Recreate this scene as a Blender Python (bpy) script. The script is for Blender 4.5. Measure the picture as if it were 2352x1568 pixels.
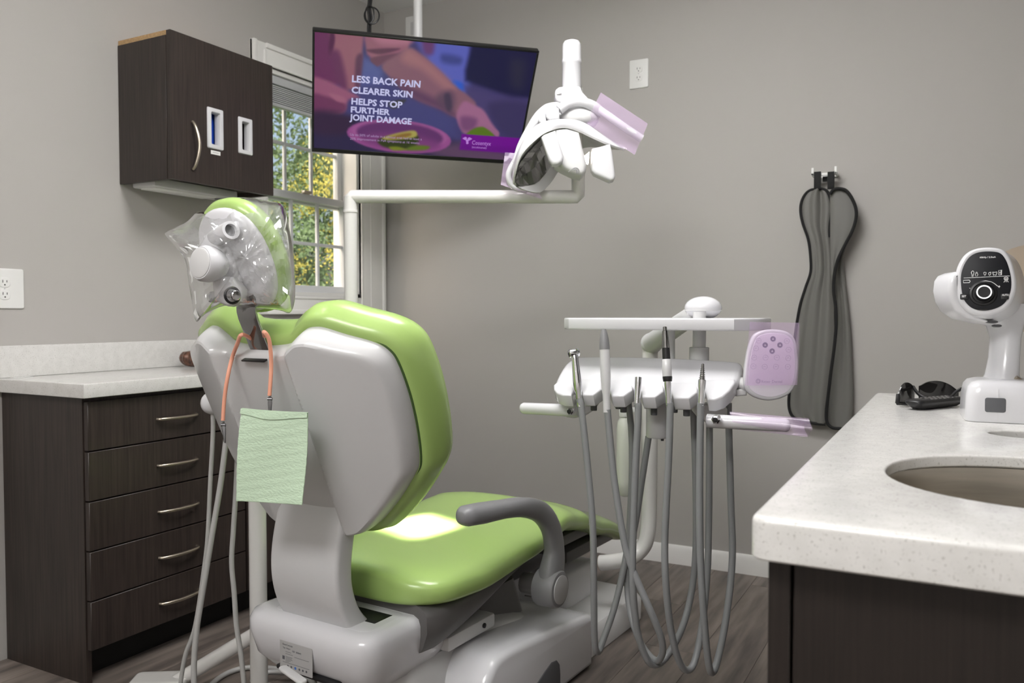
import bpy, bmesh, math, random
import numpy as np
from mathutils import Vector, Matrix
from mathutils.geometry import tessellate_polygon
random.seed(7); rng = np.random.default_rng(7)
S = bpy.context.scene; COL = S.collection
for o in list(bpy.data.objects): bpy.data.objects.remove(o)

# ------------------------------------------------------------------ camera
FPX, EYE, YAW, PIT = 1898.0, 1.115, math.radians(28.3), math.radians(1.93)
cam = bpy.data.cameras.new('camera'); cam.sensor_width = 36; cam.lens = FPX/2352*36; cam.clip_start = .02
camo = bpy.data.objects.new('camera', cam); COL.objects.link(camo)
camo.location = (0, 0, EYE); camo.rotation_euler = (math.pi/2-PIT, 0, YAW)
S.camera = camo
cam.dof.use_dof = True; cam.dof.focus_distance = 1.85; cam.dof.aperture_fstop = 6.3
# ------------------------------------------------------------------ world, sun, exposure
S.view_settings.view_transform = 'Standard'; S.view_settings.look = 'None'
S.view_settings.gamma = 1; S.view_settings.use_curve_mapping = False; S.view_settings.exposure = 0.0
W = bpy.data.worlds.new('world'); S.world = W; W.use_nodes = True
wn = W.node_tree.nodes; sky = wn.new('ShaderNodeTexSky'); sky.sky_type = 'NISHITA'
sky.sun_disc = False; sky.dust_density = 6; sky.ozone_density = .4; sky.sun_elevation = math.radians(40); sky.sun_rotation = math.radians(200)
W.node_tree.links.new(sky.outputs[0], wn['Background'].inputs[0]); wn['Background'].inputs[1].default_value = .30
sun = bpy.data.lights.new('sun', 'SUN'); sun.energy = 8.5; sun.angle = .01; sun.color = (1, .93, .8)
suno = bpy.data.objects.new('sun', sun); COL.objects.link(suno)
suno.rotation_euler = Vector((-.35, .75, -.75)).to_track_quat('-Z', 'Y').to_euler()

# ------------------------------------------------------------------ helpers
_f = Vector((-math.sin(YAW)*math.cos(PIT), math.cos(YAW)*math.cos(PIT), -math.sin(PIT)))
_r = Vector((math.cos(YAW), math.sin(YAW), 0)); _u = _r.cross(_f); _c = Vector((0, 0, EYE))
def at(px, py, d=None, X=None, Y=None, Z=None):
    """turn a measured photograph pixel into a world point on a plane or at a distance"""
    q = _f+_r*((px-1176)/FPX)-_u*((py-784)/FPX)
    t = d if d is not None else X/q.x if X is not None else Y/q.y if Y is not None else (Z-EYE)/q.z
    return _c+q*t
def srgb(r, g, b):
    f = lambda c: (c/255/12.92 if c/255 <= .04045 else ((c/255+.055)/1.055)**2.4)
    return (f(r), f(g), f(b), 1)
class Fr:
    def __init__(s, o, x, y, z): s.o, s.x, s.y, s.z = Vector(o), Vector(x), Vector(y), Vector(z)
    def __call__(s, a, b, c=0): return s.o+s.x*a+s.y*b+s.z*c
    def mat(s):
        m = Matrix.Identity(4)
        for i in range(3): m[i][0], m[i][1], m[i][2], m[i][3] = s.x[i], s.y[i], s.z[i], s.o[i]
        return m
WORLD = Fr((0, 0, 0), (1, 0, 0), (0, 1, 0), (0, 0, 1))
def look(o, n, up=(0, 0, 1)):
    """frame with z along n, y as near up as possible"""
    z = Vector(n).normalized(); x = Vector(up).cross(z).normalized(); return Fr(o, x, z.cross(x), z)

def bmdata(bm):
    bm.verts.index_update(); V = [v.co.copy() for v in bm.verts]; Fc = [[v.index for v in f.verts] for f in bm.faces]; bm.free(); return V, Fc
def box(x0, x1, y0, y1, z0, z1, bev=0, seg=2, F=None, top=None):
    bm = bmesh.new(); bmesh.ops.create_cube(bm, size=1)
    for v in bm.verts:
        v.co = Vector(((x0+x1)/2+v.co.x*(x1-x0), (y0+y1)/2+v.co.y*(y1-y0), (z0+z1)/2+v.co.z*(z1-z0)))
    if bev > 0: bmesh.ops.bevel(bm, geom=list(bm.edges), offset=bev, segments=seg, profile=.5, affect='EDGES', clamp_overlap=True)
    V, Fc = bmdata(bm)
    if F: V = [F(*v) for v in V]
    return V, Fc
def catmull(P, n=8, closed=False):
    P = [Vector(p) for p in P]; out = []; N = len(P); m = N if closed else N-1
    for i in range(m):
        if closed: a, b, c, d = P[i-1], P[i], P[(i+1) % N], P[(i+2) % N]
        else: a, b, c, d = P[max(i-1, 0)], P[i], P[i+1], P[min(i+2, N-1)]
        for k in range(n):
            t = k/n; out.append(.5*((2*b)+(c-a)*t+(2*a-5*b+4*c-d)*t*t+(3*b-a-3*c+d)*t**3))
    if not closed: out.append(P[-1])
    return out
def loft(rings, c0=True, c1=True, loop=False):
    n = len(rings[0]); V = [Vector(p) for r in rings for p in r]; Fc = []
    m = len(rings)
    for i in range(m if loop else m-1):
        for j in range(n):
            a, b = i*n+j, i*n+(j+1) % n; c, d = ((i+1) % m)*n+(j+1) % n, ((i+1) % m)*n+j
            Fc.append([a, b, c, d])
    if not loop:
        if c0: Fc.append(list(range(n))[::-1])
        if c1: Fc.append([(m-1)*n+j for j in range(n)])
    return V, Fc
def tube(P, r, seg=10, smooth=0, closed=False, cap=True, flat=None):
    """round tube through points; r a number or a list; flat=(scale, normal) squashes"""
    if smooth:
        if isinstance(r, (list, tuple)):
            rr = [];N = len(r)
            for i in range(N-1):
                rr += [r[i]+(r[i+1]-r[i])*k/smooth for k in range(smooth)]
            r = rr+[r[-1]]
        P = catmull(P, smooth, closed)
    P = [Vector(p) for p in P]; N = len(P); rings = []
    T = []
    for i in range(N):
        a = P[i-1] if (i or closed) else P[i]; b = P[(i+1) % N] if (i < N-1 or closed) else P[i]
        t = (b-a); T.append(t.normalized() if t.length > 1e-9 else Vector((0, 0, 1)))
    up = Vector((0, 0, 1)) if abs(T[0].z) < .9 else Vector((1, 0, 0))
    nrm = (up-T[0]*up.dot(T[0])).normalized()
    for i in range(N):
        nrm = nrm-T[i]*nrm.dot(T[i]); nrm = nrm.normalized() if nrm.length > 1e-6 else T[i].orthogonal().normalized()
        bi = T[i].cross(nrm); ri = r[i] if isinstance(r, (list, tuple)) else r
        rings.append([P[i]+(nrm*math.cos(2*math.pi*k/seg)+bi*math.sin(2*math.pi*k/seg))*ri for k in range(seg)])
    return loft(rings, cap, cap, closed)
def lathe(prof, F, seg=24, cap=True):
    """prof: (radius, height along F.z)"""
    rings = [[F(r*math.cos(2*math.pi*k/seg), r*math.sin(2*math.pi*k/seg), h) for k in range(seg)] for r, h in prof]
    return loft(rings, cap, cap)
def ccw(P):
    a = sum(P[i-1][0]*P[i][1]-P[i][0]*P[i-1][1] for i in range(len(P))); return P if a > 0 else P[::-1]
def inset(P, d):
    """move a ccw 2D outline inwards by d"""
    out = []; N = len(P)
    for i in range(N):
        a, b, c = Vector(P[i-1][:2]), Vector(P[i][:2]), Vector(P[(i+1) % N][:2])
        t1 = (b-a).normalized() if (b-a).length > 1e-9 else Vector((1, 0)); t2 = (c-b).normalized() if (c-b).length > 1e-9 else t1
        n = Vector((-(t1.y+t2.y), t1.x+t2.x)); l = n.length
        n = n/l if l > 1e-6 else Vector((-t1.y, t1.x))
        k = max(.5, n.dot(Vector((-t1.y, t1.x)))); out.append((b.x+n.x*d/k, b.y+n.y*d/k))
    return out
def slab(P, h0, h1, F, bev=0, seg=3, bev0=None, hole=None):
    """extrude a 2D outline between heights along F.z with rounded rims"""
    P = ccw([tuple(p[:2]) for p in P]); b0 = bev if bev0 is None else bev0; rings = []
    if b0 > 0:
        for k in range(seg+1):
            a = math.pi/2*k/seg; rings.append((b0*(1-math.sin(a)), h0+b0*(1-math.cos(a))))
    else: rings.append((0, h0))
    if bev > 0:
        for k in range(seg+1):
            a = math.pi/2*k/seg; rings.append((bev*(1-math.cos(a)), h1-bev*(1-math.sin(a))))
    else: rings.append((0, h1))
    R = [[F(x, y, h) for x, y in (inset(P, i) if i else P)] for i, h in rings]
    V, Fc = loft(R, False, False); n = len(P)
    for base, flip in ((0, True), ((len(R)-1)*n, False)):
        tri = tessellate_polygon([[Vector((p[0], p[1], 0)) for p in P]])
        for t in tri:
            q = [Vector((P[i][0], P[i][1])) for i in t]; ar = (q[1]-q[0]).cross(q[2]-q[0])
            t = list(t) if ar > 0 else list(t)[::-1]
            if flip: t = t[::-1]
            Fc.append([base+i for i in t])
    return V, Fc
def rrect(w, h, r, n=5, cx=0, cy=0):
    P = []
    for sx, sy, a0 in ((1, 1, 0), (-1, 1, 90), (-1, -1, 180), (1, -1, 270)):
        for k in range(n+1):
            a = math.radians(a0+90*k/n); P.append((cx+sx*(w/2-r)+r*math.cos(a), cy+sy*(h/2-r)+r*math.sin(a)))
    return P
def ell(a, b, n=32, cx=0, cy=0, e=2.0):
    P = []
    for k in range(n):
        c, s = math.cos(2*math.pi*k/n), math.sin(2*math.pi*k/n)
        P.append((cx+a*math.copysign(abs(c)**(2/e), c), cy+b*math.copysign(abs(s)**(2/e), s)))
    return P
def ball(o, rx, ry, rz, seg=24, F=None):
    F = F or Fr(o, (1, 0, 0), (0, 1, 0), (0, 0, 1)); rings = []
    for i in range(seg//2+1):
        a = math.pi*i/(seg//2); r = max(math.sin(a), .004)
        rings.append([F(rx*r*math.cos(2*math.pi*k/seg), ry*r*math.sin(2*math.pi*k/seg), -rz*math.cos(a)) for k in range(seg)])
    return loft(rings)
def sheet(f, nu, nv, thick=0, closed_u=False):
    """surface f(i/nu, j/nv) -> point, with thickness along its normals"""
    P = [[Vector(f(i/nu, j/nv)) for j in range(nv+1)] for i in range(nu+1)]
    V = [p for r in P for p in r]; w = nv+1; Fc = [[i*w+j, (i+1)*w+j, (i+1)*w+j+1, i*w+j+1] for i in range(nu) for j in range(nv)]
    if thick:
        N = []
        for i in range(nu+1):
            for j in range(nv+1):
                du = P[min(i+1, nu)][j]-P[max(i-1, 0)][j]; dv = P[i][min(j+1, nv)]-P[i][max(j-1, 0)]
                n = du.cross(dv); N.append(n.normalized() if n.length > 1e-12 else Vector((0, 0, 1)))
        m = len(V); V2 = [v-n*thick for v, n in zip(V, N)]; V = V+V2
        Fc += [[m+k for k in q[::-1]] for q in Fc]
        edge = [(i, 0) for i in range(nu+1)]+[(nu, j) for j in range(1, nv+1)]+[(i, nv) for i in range(nu-1, -1, -1)]+[(0, j) for j in range(nv-1, 0, -1)]
        for k in range(len(edge)):
            a = edge[k][0]*w+edge[k][1]; b = edge[(k+1) % len(edge)]; b = b[0]*w+b[1]; Fc.append([b, a, m+a, m+b])
    return V, Fc
def join(*sh):
    V, Fc = [], []
    for v, f in sh:
        o = len(V); V += list(v); Fc += [[i+o for i in q] for q in f]
    return V, Fc
def wpos(o):
    p = Vector((0, 0, 0))
    while o: p = p+o.location; o = o.parent
    return p
def obj(name, shapes, mat, parent=None, ang=38, label=None, fix=True, **props):
    if isinstance(shapes, tuple): shapes = [shapes]
    V, Fc = join(*shapes)
    if parent is None:
        xs = [v[0] for v in V]; ys = [v[1] for v in V]; zs = [v[2] for v in V]
        base = Vector(((min(xs)+max(xs))/2, (min(ys)+max(ys))/2, min(zs)))
    else: base = wpos(parent)
    me = bpy.data.meshes.new(name); me.from_pydata([tuple(Vector(v)-base) for v in V], [], Fc)
    if fix:
        bm = bmesh.new(); bm.from_mesh(me); bmesh.ops.recalc_face_normals(bm, faces=bm.faces); bm.to_mesh(me); bm.free()
    me.materials.append(mat)
    if ang:
        me.polygons.foreach_set('use_smooth', [True]*len(me.polygons)); me.set_sharp_from_angle(angle=math.radians(ang))
    me.update()
    o = bpy.data.objects.new(name, me); COL.objects.link(o)
    if parent is None: o.location = base
    else: o.parent = parent
    if label: o['label'] = label
    for k, v in props.items(): o[k] = v
    return o
def thing(name, label, cat, loc, group=None):
    o = bpy.data.objects.new(name, None); COL.objects.link(o); o.location = loc; o.empty_display_size = .05
    o['label'] = label; o['category'] = cat
    if group: o['group'] = group
    return o
def tag(o, label, cat, group=None):
    o['label'] = label; o['category'] = cat
    if group: o['group'] = group
    return o
def struct(name, shapes, mat, parent=None, **k):
    return obj(name, shapes, mat, parent, kind='structure', **k)
def sroot(name, loc):
    o = bpy.data.objects.new(name, None); COL.objects.link(o); o.location = loc; o['kind'] = 'structure'; return o
def text(name, body, size, F, mat, parent, align='LEFT', depth=.0002, width=None, bold=0):
    cu = bpy.data.curves.new(name, 'FONT'); cu.body = body; cu.size = size; cu.extrude = depth; cu.align_x = align; cu.resolution_u = 2
    if bold: cu.offset = bold
    t = bpy.data.objects.new(name, cu); COL.objects.link(t)
    me = bpy.data.meshes.new_from_object(t.evaluated_get(bpy.context.evaluated_depsgraph_get()))
    bpy.data.objects.remove(t); V = [v.co.copy() for v in me.vertices]; Fc = [list(p.vertices) for p in me.polygons]
    bpy.data.meshes.remove(me)
    if width and V:
        w = max(v.x for v in V)-min(v.x for v in V); k = width/w if w > 0 else 1
        for v in V: v.x *= k
    return obj(name, ([F(*v) for v in V], Fc), mat, parent, ang=0, fix=False)

# ------------------------------------------------------------------ measuring helpers
def view_frame(px, py, d):
    return Fr(at(px, py, d=d), _r, _u, -_f)
def pl(px, py, F):
    """point of plane F.z=0 seen at a measured pixel, in plane coordinates"""
    q = at(px, py, d=1)-_c; t = (F.o-_c).dot(F.z)/q.dot(F.z); p = _c+q*t-F.o
    return p.dot(F.x), p.dot(F.y)
def block(pts, d, th, bev=.004, seg=3, smooth=0, bev0=None):
    """rounded solid whose front face lies square to the view at distance d, th metres deep"""
    F = view_frame(pts[0][0], pts[0][1], d); P = [pl(x_, y_, F) for x_, y_ in pts]
    if smooth: P = [(v.x, v.y) for v in catmull([(a_, b_, 0) for a_, b_ in P], smooth, True)]
    return slab(P, -th, 0, F, bev, seg, bev0)
def path(pts, d=None):
    return [at(p_[0], p_[1], d=p_[2] if len(p_) > 2 else d) for p_ in pts]
def lerp(tab, t):
    n = len(tab)-1; k_ = min(int(t*n), n-1); f_ = t*n-k_; return Vector(tab[k_])*(1-f_)+Vector(tab[k_+1])*f_

# ------------------------------------------------------------------ materials
def mat(name, col, rough=.5, metal=0, spec=.5, coat=0, noise=None, bump=None, emit=None, sss=0):
    m = bpy.data.materials.new(name); m.use_nodes = True; nt = m.node_tree; b = nt.nodes['Principled BSDF']
    b.inputs['Base Color'].default_value = col; b.inputs['Roughness'].default_value = rough; b.inputs['Metallic'].default_value = metal
    b.inputs['Specular IOR Level'].default_value = spec; b.inputs['Coat Weight'].default_value = coat; b.inputs['Coat Roughness'].default_value = .08
    L = nt.links.new
    tc = nt.nodes.new('ShaderNodeTexCoord')
    if noise:                                   # (scale xyz, amount, detail)
        sc, amt, det = noise; mp = nt.nodes.new('ShaderNodeMapping'); mp.inputs['Scale'].default_value = sc
        nz = nt.nodes.new('ShaderNodeTexNoise'); nz.inputs['Scale'].default_value = 1; nz.inputs['Detail'].default_value = det
        rp = nt.nodes.new('ShaderNodeValToRGB'); rp.color_ramp.elements[0].position = .3; rp.color_ramp.elements[1].position = .7
        rp.color_ramp.elements[0].color = [c*(1-amt) for c in col[:3]]+[1]; rp.color_ramp.elements[1].color = [min(1, c*(1+amt)) for c in col[:3]]+[1]
        L(tc.outputs['Object'], mp.inputs[0]); L(mp.outputs[0], nz.inputs['Vector']); L(nz.outputs[0], rp.inputs[0]); L(rp.outputs[0], b.inputs['Base Color'])
    if bump:                                    # (scale, strength, detail)
        sc, st, det = bump; nz2 = nt.nodes.new('ShaderNodeTexNoise'); nz2.inputs['Detail'].default_value = det
        mp = nt.nodes.new('ShaderNodeMapping'); mp.inputs['Scale'].default_value = sc if isinstance(sc, tuple) else (sc, sc, sc); nz2.inputs['Scale'].default_value = 1
        bp = nt.nodes.new('ShaderNodeBump'); bp.inputs['Strength'].default_value = st; bp.inputs['Distance'].default_value = .002
        L(tc.outputs['Object'], mp.inputs[0]); L(mp.outputs[0], nz2.inputs['Vector']); L(nz2.outputs[0], bp.inputs['Height']); L(bp.outputs[0], b.inputs['Normal'])
    if emit: b.inputs['Emission Color'].default_value = emit[0]; b.inputs['Emission Strength'].default_value = emit[1]
    return m
def film(name, col, alpha, rough=.12, gloss=.25, trans=(1, 1, 1, 1)):
    """thin clear plastic: see-through, a little body colour and a sheen"""
    m = bpy.data.materials.new(name); m.use_nodes = True; nt = m.node_tree; nt.nodes.clear(); L = nt.links.new
    out = nt.nodes.new('ShaderNodeOutputMaterial'); tr = nt.nodes.new('ShaderNodeBsdfTransparent'); tr.inputs[0].default_value = trans
    df = nt.nodes.new('ShaderNodeBsdfDiffuse'); df.inputs[0].default_value = col
    gl = nt.nodes.new('ShaderNodeBsdfGlossy'); gl.inputs['Roughness'].default_value = rough
    m1 = nt.nodes.new('ShaderNodeMixShader'); m1.inputs[0].default_value = alpha; m2 = nt.nodes.new('ShaderNodeMixShader')
    lw = nt.nodes.new('ShaderNodeFresnel'); ge = nt.nodes.new('ShaderNodeNewGeometry'); mr = nt.nodes.new('ShaderNodeMapRange')
    mr.inputs[3].default_value = 1.45; mr.inputs[4].default_value = 1/1.45; L(ge.outputs['Backfacing'], mr.inputs[0]); L(mr.outputs[0], lw.inputs['IOR'])
    ma = nt.nodes.new('ShaderNodeMath'); ma.operation = 'MULTIPLY'; ma.inputs[1].default_value = gloss*4; ma.use_clamp = True
    L(tr.outputs[0], m1.inputs[1]); L(df.outputs[0], m1.inputs[2]); L(lw.outputs[0], ma.inputs[0]); L(ma.outputs[0], m2.inputs[0])
    L(m1.outputs[0], m2.inputs[1]); L(gl.outputs[0], m2.inputs[2]); L(m2.outputs[0], out.inputs[0]); return m
M = {}
M['wall'] = mat('wall_paint', srgb(182, 179, 175), .6, spec=.3, bump=(260, .12, 2))
M['ceil'] = mat('ceiling_paint', srgb(243, 243, 244), .9)
M['trim'] = mat('white_trim_paint', srgb(240, 239, 236), .4)
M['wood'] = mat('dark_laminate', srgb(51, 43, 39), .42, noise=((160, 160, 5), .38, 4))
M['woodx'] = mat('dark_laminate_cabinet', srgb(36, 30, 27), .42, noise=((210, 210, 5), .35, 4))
M['black'] = mat('black_plastic', srgb(22, 22, 24), .4)
M['toe'] = mat('black_toe_kick', srgb(14, 13, 13), .7)
M['chip'] = mat('raw_chipboard', srgb(186, 154, 112), .9, noise=((300, 300, 300), .25, 3))
M['nickel'] = mat('brushed_nickel', srgb(196, 186, 170), .32, 1)
M['chrome'] = mat('chrome', srgb(215, 215, 218), .12, 1)
M['steel'] = mat('dark_mirror_steel', srgb(150, 150, 150), .12, 1)
M['gunmetal'] = mat('dark_clip_metal', srgb(120, 120, 122), .22, 1)
M['steelsink'] = mat('brushed_sink_steel', srgb(176, 170, 160), .3, 1, noise=((6, 6, 90), .12, 3))
M['white'] = mat('glossy_white_plastic', srgb(214, 214, 217), .22, coat=.3)
M['white2'] = mat('satin_white_plastic', srgb(210, 210, 210), .38)
M['enamel'] = mat('white_enamel', srgb(218, 217, 214), .25, coat=.3)
M['lightgrey'] = mat('light_grey_shell', srgb(205, 205, 206), .3, coat=.3)
M['grey'] = mat('grey_plastic', srgb(128, 128, 130), .42)
M['darkgrey'] = mat('dark_grey_plastic', srgb(98, 96, 95), .45)
M['hose'] = mat('grey_silicone_hose', srgb(140, 142, 143), .38)
M['hosew'] = mat('pale_grey_hose', srgb(178, 178, 176), .4)
M['green'] = mat('green_vinyl', srgb(166, 196, 114), .27, spec=.5, coat=.15, bump=(420, .04, 2))
M['stitch'] = mat('dark_green_piping', srgb(62, 88, 40), .6)
M['napkin'] = mat('mint_paper', srgb(208, 232, 204), .9, bump=((120, 120, 240), .8, 1))
M['peach'] = mat('peach_rubber_cord', srgb(250, 178, 150), .4)
M['brown'] = mat('mottled_brown_ceramic', srgb(92, 62, 48), .35, noise=((75, 75, 75), .75, 3))
M['quartz'] = None
M['apron'] = mat('grey_apron_vinyl', srgb(110, 109, 105), .5, bump=(30, .15, 2))
M['binding'] = mat('black_binding', srgb(16, 16, 17), .75)
M['outlet'] = mat('white_outlet_plastic', srgb(236, 236, 234), .35)
M['slot'] = mat('outlet_slot', srgb(30, 28, 28), .6)
M['blue'] = mat('blue_cardboard', srgb(18, 62, 168), .5)
M['lilac'] = film('lilac_barrier_film', srgb(232, 208, 242), .16, .1, .14, (.985, .95, .99, 1))
M['clear'] = film('clear_plastic_sleeve', srgb(240, 241, 245), .13, .07, .8)
M['footfilm'] = film('clear_foot_protector', srgb(235, 236, 240), .03, .1, .25)
M['glass'] = film('window_glass', srgb(200, 205, 200), .03, .02, .25)
M['amber'] = film('amber_acrylic', srgb(214, 160, 110), .05, .06, .12, (.97, .93, .87, 1))
M['lens'] = film('smoke_tinted_lens', srgb(20, 20, 22), .55, .05, .25, (.35, .34, .34, 1))
M['bottle'] = film('frosted_bottle_plastic', srgb(215, 218, 208), .72, .3, .2)
M['keygrey'] = mat('grey_violet_button_print', srgb(120, 112, 140), .5)
M['keypale'] = mat('pale_button_print', srgb(186, 176, 196), .5)
M['print'] = mat('grey_print', srgb(90, 90, 96), .6)
M['whiteprint'] = mat('white_print', srgb(240, 240, 240), .5)
M['label'] = mat('silver_label', srgb(186, 186, 186), .35, .2)
M['panelblack'] = mat('glossy_black_panel', srgb(26, 27, 31), .45, spec=.3)
M['rubbergrey'] = mat('dark_grey_rubber', srgb(92, 93, 96), .6)
def quartz():
    m = mat('white_quartz', srgb(214, 212, 206), .2, coat=.2); nt = m.node_tree; L = nt.links.new; b = nt.nodes['Principled BSDF']
    tc = nt.nodes.new('ShaderNodeTexCoord')
    n1 = nt.nodes.new('ShaderNodeTexNoise'); n1.inputs['Scale'].default_value = 330; n1.inputs['Detail'].default_value = 2
    n2 = nt.nodes.new('ShaderNodeTexNoise'); n2.inputs['Scale'].default_value = 42; n2.inputs['Detail'].default_value = 3
    r1 = nt.nodes.new('ShaderNodeValToRGB'); r1.color_ramp.elements[0].position = .27; r1.color_ramp.elements[1].position = .40
    r1.color_ramp.elements[0].color = (.5, .49, .47, 1); r1.color_ramp.elements[1].color = (1, 1, 1, 1)
    r2 = nt.nodes.new('ShaderNodeValToRGB'); r2.color_ramp.elements[0].position = .35; r2.color_ramp.elements[1].position = .65
    r2.color_ramp.elements[0].color = (.93, .93, .925, 1); r2.color_ramp.elements[1].color = (1, 1, 1, 1)
    m1 = nt.nodes.new('ShaderNodeMixRGB'); m1.blend_type = 'MULTIPLY'; m1.inputs[0].default_value = .75
    m2 = nt.nodes.new('ShaderNodeMixRGB'); m2.blend_type = 'MULTIPLY'; m2.inputs[0].default_value = 1; m2.inputs[1].default_value = srgb(221, 220, 217)
    for n in (n1, n2): L(tc.outputs['Object'], n.inputs['Vector'])
    L(n1.outputs[0], r1.inputs[0]); L(n2.outputs[0], r2.inputs[0]); L(r1.outputs[0], m1.inputs[2]); L(r2.outputs[0], m1.inputs[1])
    L(m1.outputs[0], m2.inputs[2]); L(m2.outputs[0], b.inputs['Base Color']); return m
M['quartz'] = quartz()
def floor_mat():
    m = mat('dark_vinyl_plank', srgb(96, 88, 84), .42); nt = m.node_tree; L = nt.links.new; b = nt.nodes['Principled BSDF']
    tc = nt.nodes.new('ShaderNodeTexCoord'); oi = nt.nodes.new('ShaderNodeObjectInfo'); mp = nt.nodes.new('ShaderNodeMapping')
    mp.inputs['Scale'].default_value = (28, 3, 10); nz = nt.nodes.new('ShaderNodeTexNoise'); nz.inputs['Scale'].default_value = 1; nz.inputs['Detail'].default_value = 6
    ad = nt.nodes.new('ShaderNodeVectorMath'); L(tc.outputs['Object'], ad.inputs[0]); L(oi.outputs['Random'], ad.inputs[1]); L(ad.outputs[0], mp.inputs[0])
    rp = nt.nodes.new('ShaderNodeValToRGB'); rp.color_ramp.elements[0].position = .3; rp.color_ramp.elements[1].position = .72
    rp.color_ramp.elements[0].color = srgb(82, 75, 71); rp.color_ramp.elements[1].color = srgb(136, 125, 117)
    hs = nt.nodes.new('ShaderNodeHueSaturation'); mr = nt.nodes.new('ShaderNodeMapRange'); mr.inputs[3].default_value = .8; mr.inputs[4].default_value = 1.15
    L(mp.outputs[0], nz.inputs['Vector']); L(nz.outputs[0], rp.inputs[0]); L(oi.outputs['Random'], mr.inputs[0]); L(mr.outputs[0], hs.inputs['Value'])
    L(rp.outputs[0], hs.inputs['Color']); L(hs.outputs[0], b.inputs['Base Color']); return m
M['plank'] = floor_mat()

# ------------------------------------------------------------------ ceiling light panels (out of frame, placed to light the room)
XL, XR, YF, YN, ZC = -2.69, .47, 3.57, -1.6, 2.70
M['diffuser'] = mat('lit_diffuser', (1, 1, 1, 1), .6, emit=((1, .985, .975, 1), 20.5))
def ceiling_light(x, y, sx, sy, label):
    t = thing('ceiling_light', label, 'ceiling light', (x, y, ZC-.02), 'unseen ceiling light panels')
    obj('frame', [box(x-sx-.02, x+sx+.02, y-sy-.02, y-sy, ZC-.03, ZC-.001, .003), box(x-sx-.02, x+sx+.02, y+sy, y+sy+.02, ZC-.03, ZC-.001, .003),
                  box(x-sx-.02, x-sx, y-sy, y+sy, ZC-.03, ZC-.001, .003), box(x+sx, x+sx+.02, y-sy, y+sy, ZC-.03, ZC-.001, .003)], M['trim'], t)
    obj('diffuser', box(x-sx, x+sx, y-sy, y+sy, ZC-.14, ZC-.008, .01), M['diffuser'], t)  # hangs deep so its glowing sides brighten the ceiling
    return t
ceiling_light(-.88, 1.7, .42, .28, 'white lit ceiling panel above the dental chair, out of frame')
ceiling_light(-.8, -.6, .6, .3, 'white lit ceiling panel added unseen behind the camera as front fill light')  # unseen fill, added to brighten faces turned towards the camera
# ================================================================== room shell
fl = sroot('floor', (0, 0, 0))
obj('subfloor', box(XL-.1, XR+.1, YN-.1, YF+.1, -.06, -.006), M['toe'], fl)
pw, plen = .18, 1.22; k = 0
x = XL-.02
row = 0
while x < XR+.02:
    y = YN-(row*.43 % plen)
    while y < YF:
        y0, y1 = max(y, YN), min(y+plen, YF+.02)
        if y1-y0 > .02:
            obj('plank', box(x+.0004, min(x+pw, XR+.05)-.0004, y0+.0004, y1-.0004, -.006, 0, .0009, 1), M['plank'], fl)
        y += plen
    x += pw; row += 1
struct('ceiling', box(XL-.12, XR+.12, YN-.12, YF+.12, ZC, ZC+.1), M['ceil'], ang=0)
struct('wall_back', box(XL-.2, XR+.12, YF, YF+.12, -.06, ZC), M['wall'], ang=0)
struct('wall_right', box(XR, XR+.12, YN, YF, -.06, ZC), M['wall'], ang=0)
struct('wall_front', box(XL-.2, XR+.12, YN-.12, YN, -.06, ZC), M['wall'], ang=0)
WY0, WY1, WZ0, WZ1 = 2.70, 3.35, 1.195, 2.20        # window opening in the left wall
struct('wall_left', [box(XL-.15, XL, YN, WY0, -.06, ZC), box(XL-.15, XL, WY1, YF, -.06, ZC),
                     box(XL-.15, XL, WY0, WY1, -.06, WZ0), box(XL-.15, XL, WY0, WY1, WZ1, ZC)], M['wall'], ang=0)
def baseb(name, a, b, n):
    d = (Vector(b)-Vector(a)); L = d.length; F = Fr(a, d.normalized(), n, (0, 0, 1))
    prof = [(0, 0), (.014, 0), (.014, .06), (.011, .07), (.009, .078), (.005, .084), (0, .084)]
    struct(name, loft([[F(s, p[0], p[1]) for p in prof] for s in (0, L)]), M['trim'], ang=30)
baseb('baseboard_back', (XR, YF, 0), (XL, YF, 0), (0, -1, 0))
baseb('baseboard_left', (XL, YF, 0), (XL, 2.82, 0), (1, 0, 0))

# ------------------------------------------------------------------ window
wd = sroot('window_1', (XL, (WY0+WY1)/2, WZ0))
def casing(y0, y1, z0, z1, inner):   # stepped casing board, thin edge towards the opening
    hor = (y1-y0) > (z1-z0)
    s = [box(XL, XL+.016, y0, y1, z0, z1, .003)]
    e = .022
    if inner == 'z-': s += [box(XL, XL+.026, y0, y1, z1-e, z1, .004), box(XL, XL+.021, y0+.03, y1-.03, z0, z0+.012, .003)]
    if inner == 'z+': s += [box(XL, XL+.026, y0, y1, z0, z0+e, .004), box(XL, XL+.021, y0+.03, y1-.03, z1-.012, z1, .003)]
    if inner == 'y+': s += [box(XL, XL+.026, y0, y0+e, z0, z1, .004), box(XL, XL+.021, y1-.012, y1, z0+.03, z1-.03, .003)]
    if inner == 'y-': s += [box(XL, XL+.026, y1-e, y1, z0, z1, .004), box(XL, XL+.021, y0, y0+.012, z0+.03, z1-.03, .003), box(XL, XL+.019, y0+.075, y0+.085, z0+.03, z1-.03, .003)]
    return s
obj('casing', casing(2.622, WY0, 1.112, 2.295, 'y+'), M['trim'], wd)
obj('casing', casing(WY1, 3.545, 1.112, 2.295, 'y-'), M['trim'], wd)
obj('casing', casing(WY0-.002, WY1+.002, WZ1, 2.295, 'z-'), M['trim'], wd)
obj('casing', casing(WY0-.002, WY1+.002, 1.112, WZ0, 'z+'), M['trim'], wd)
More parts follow.
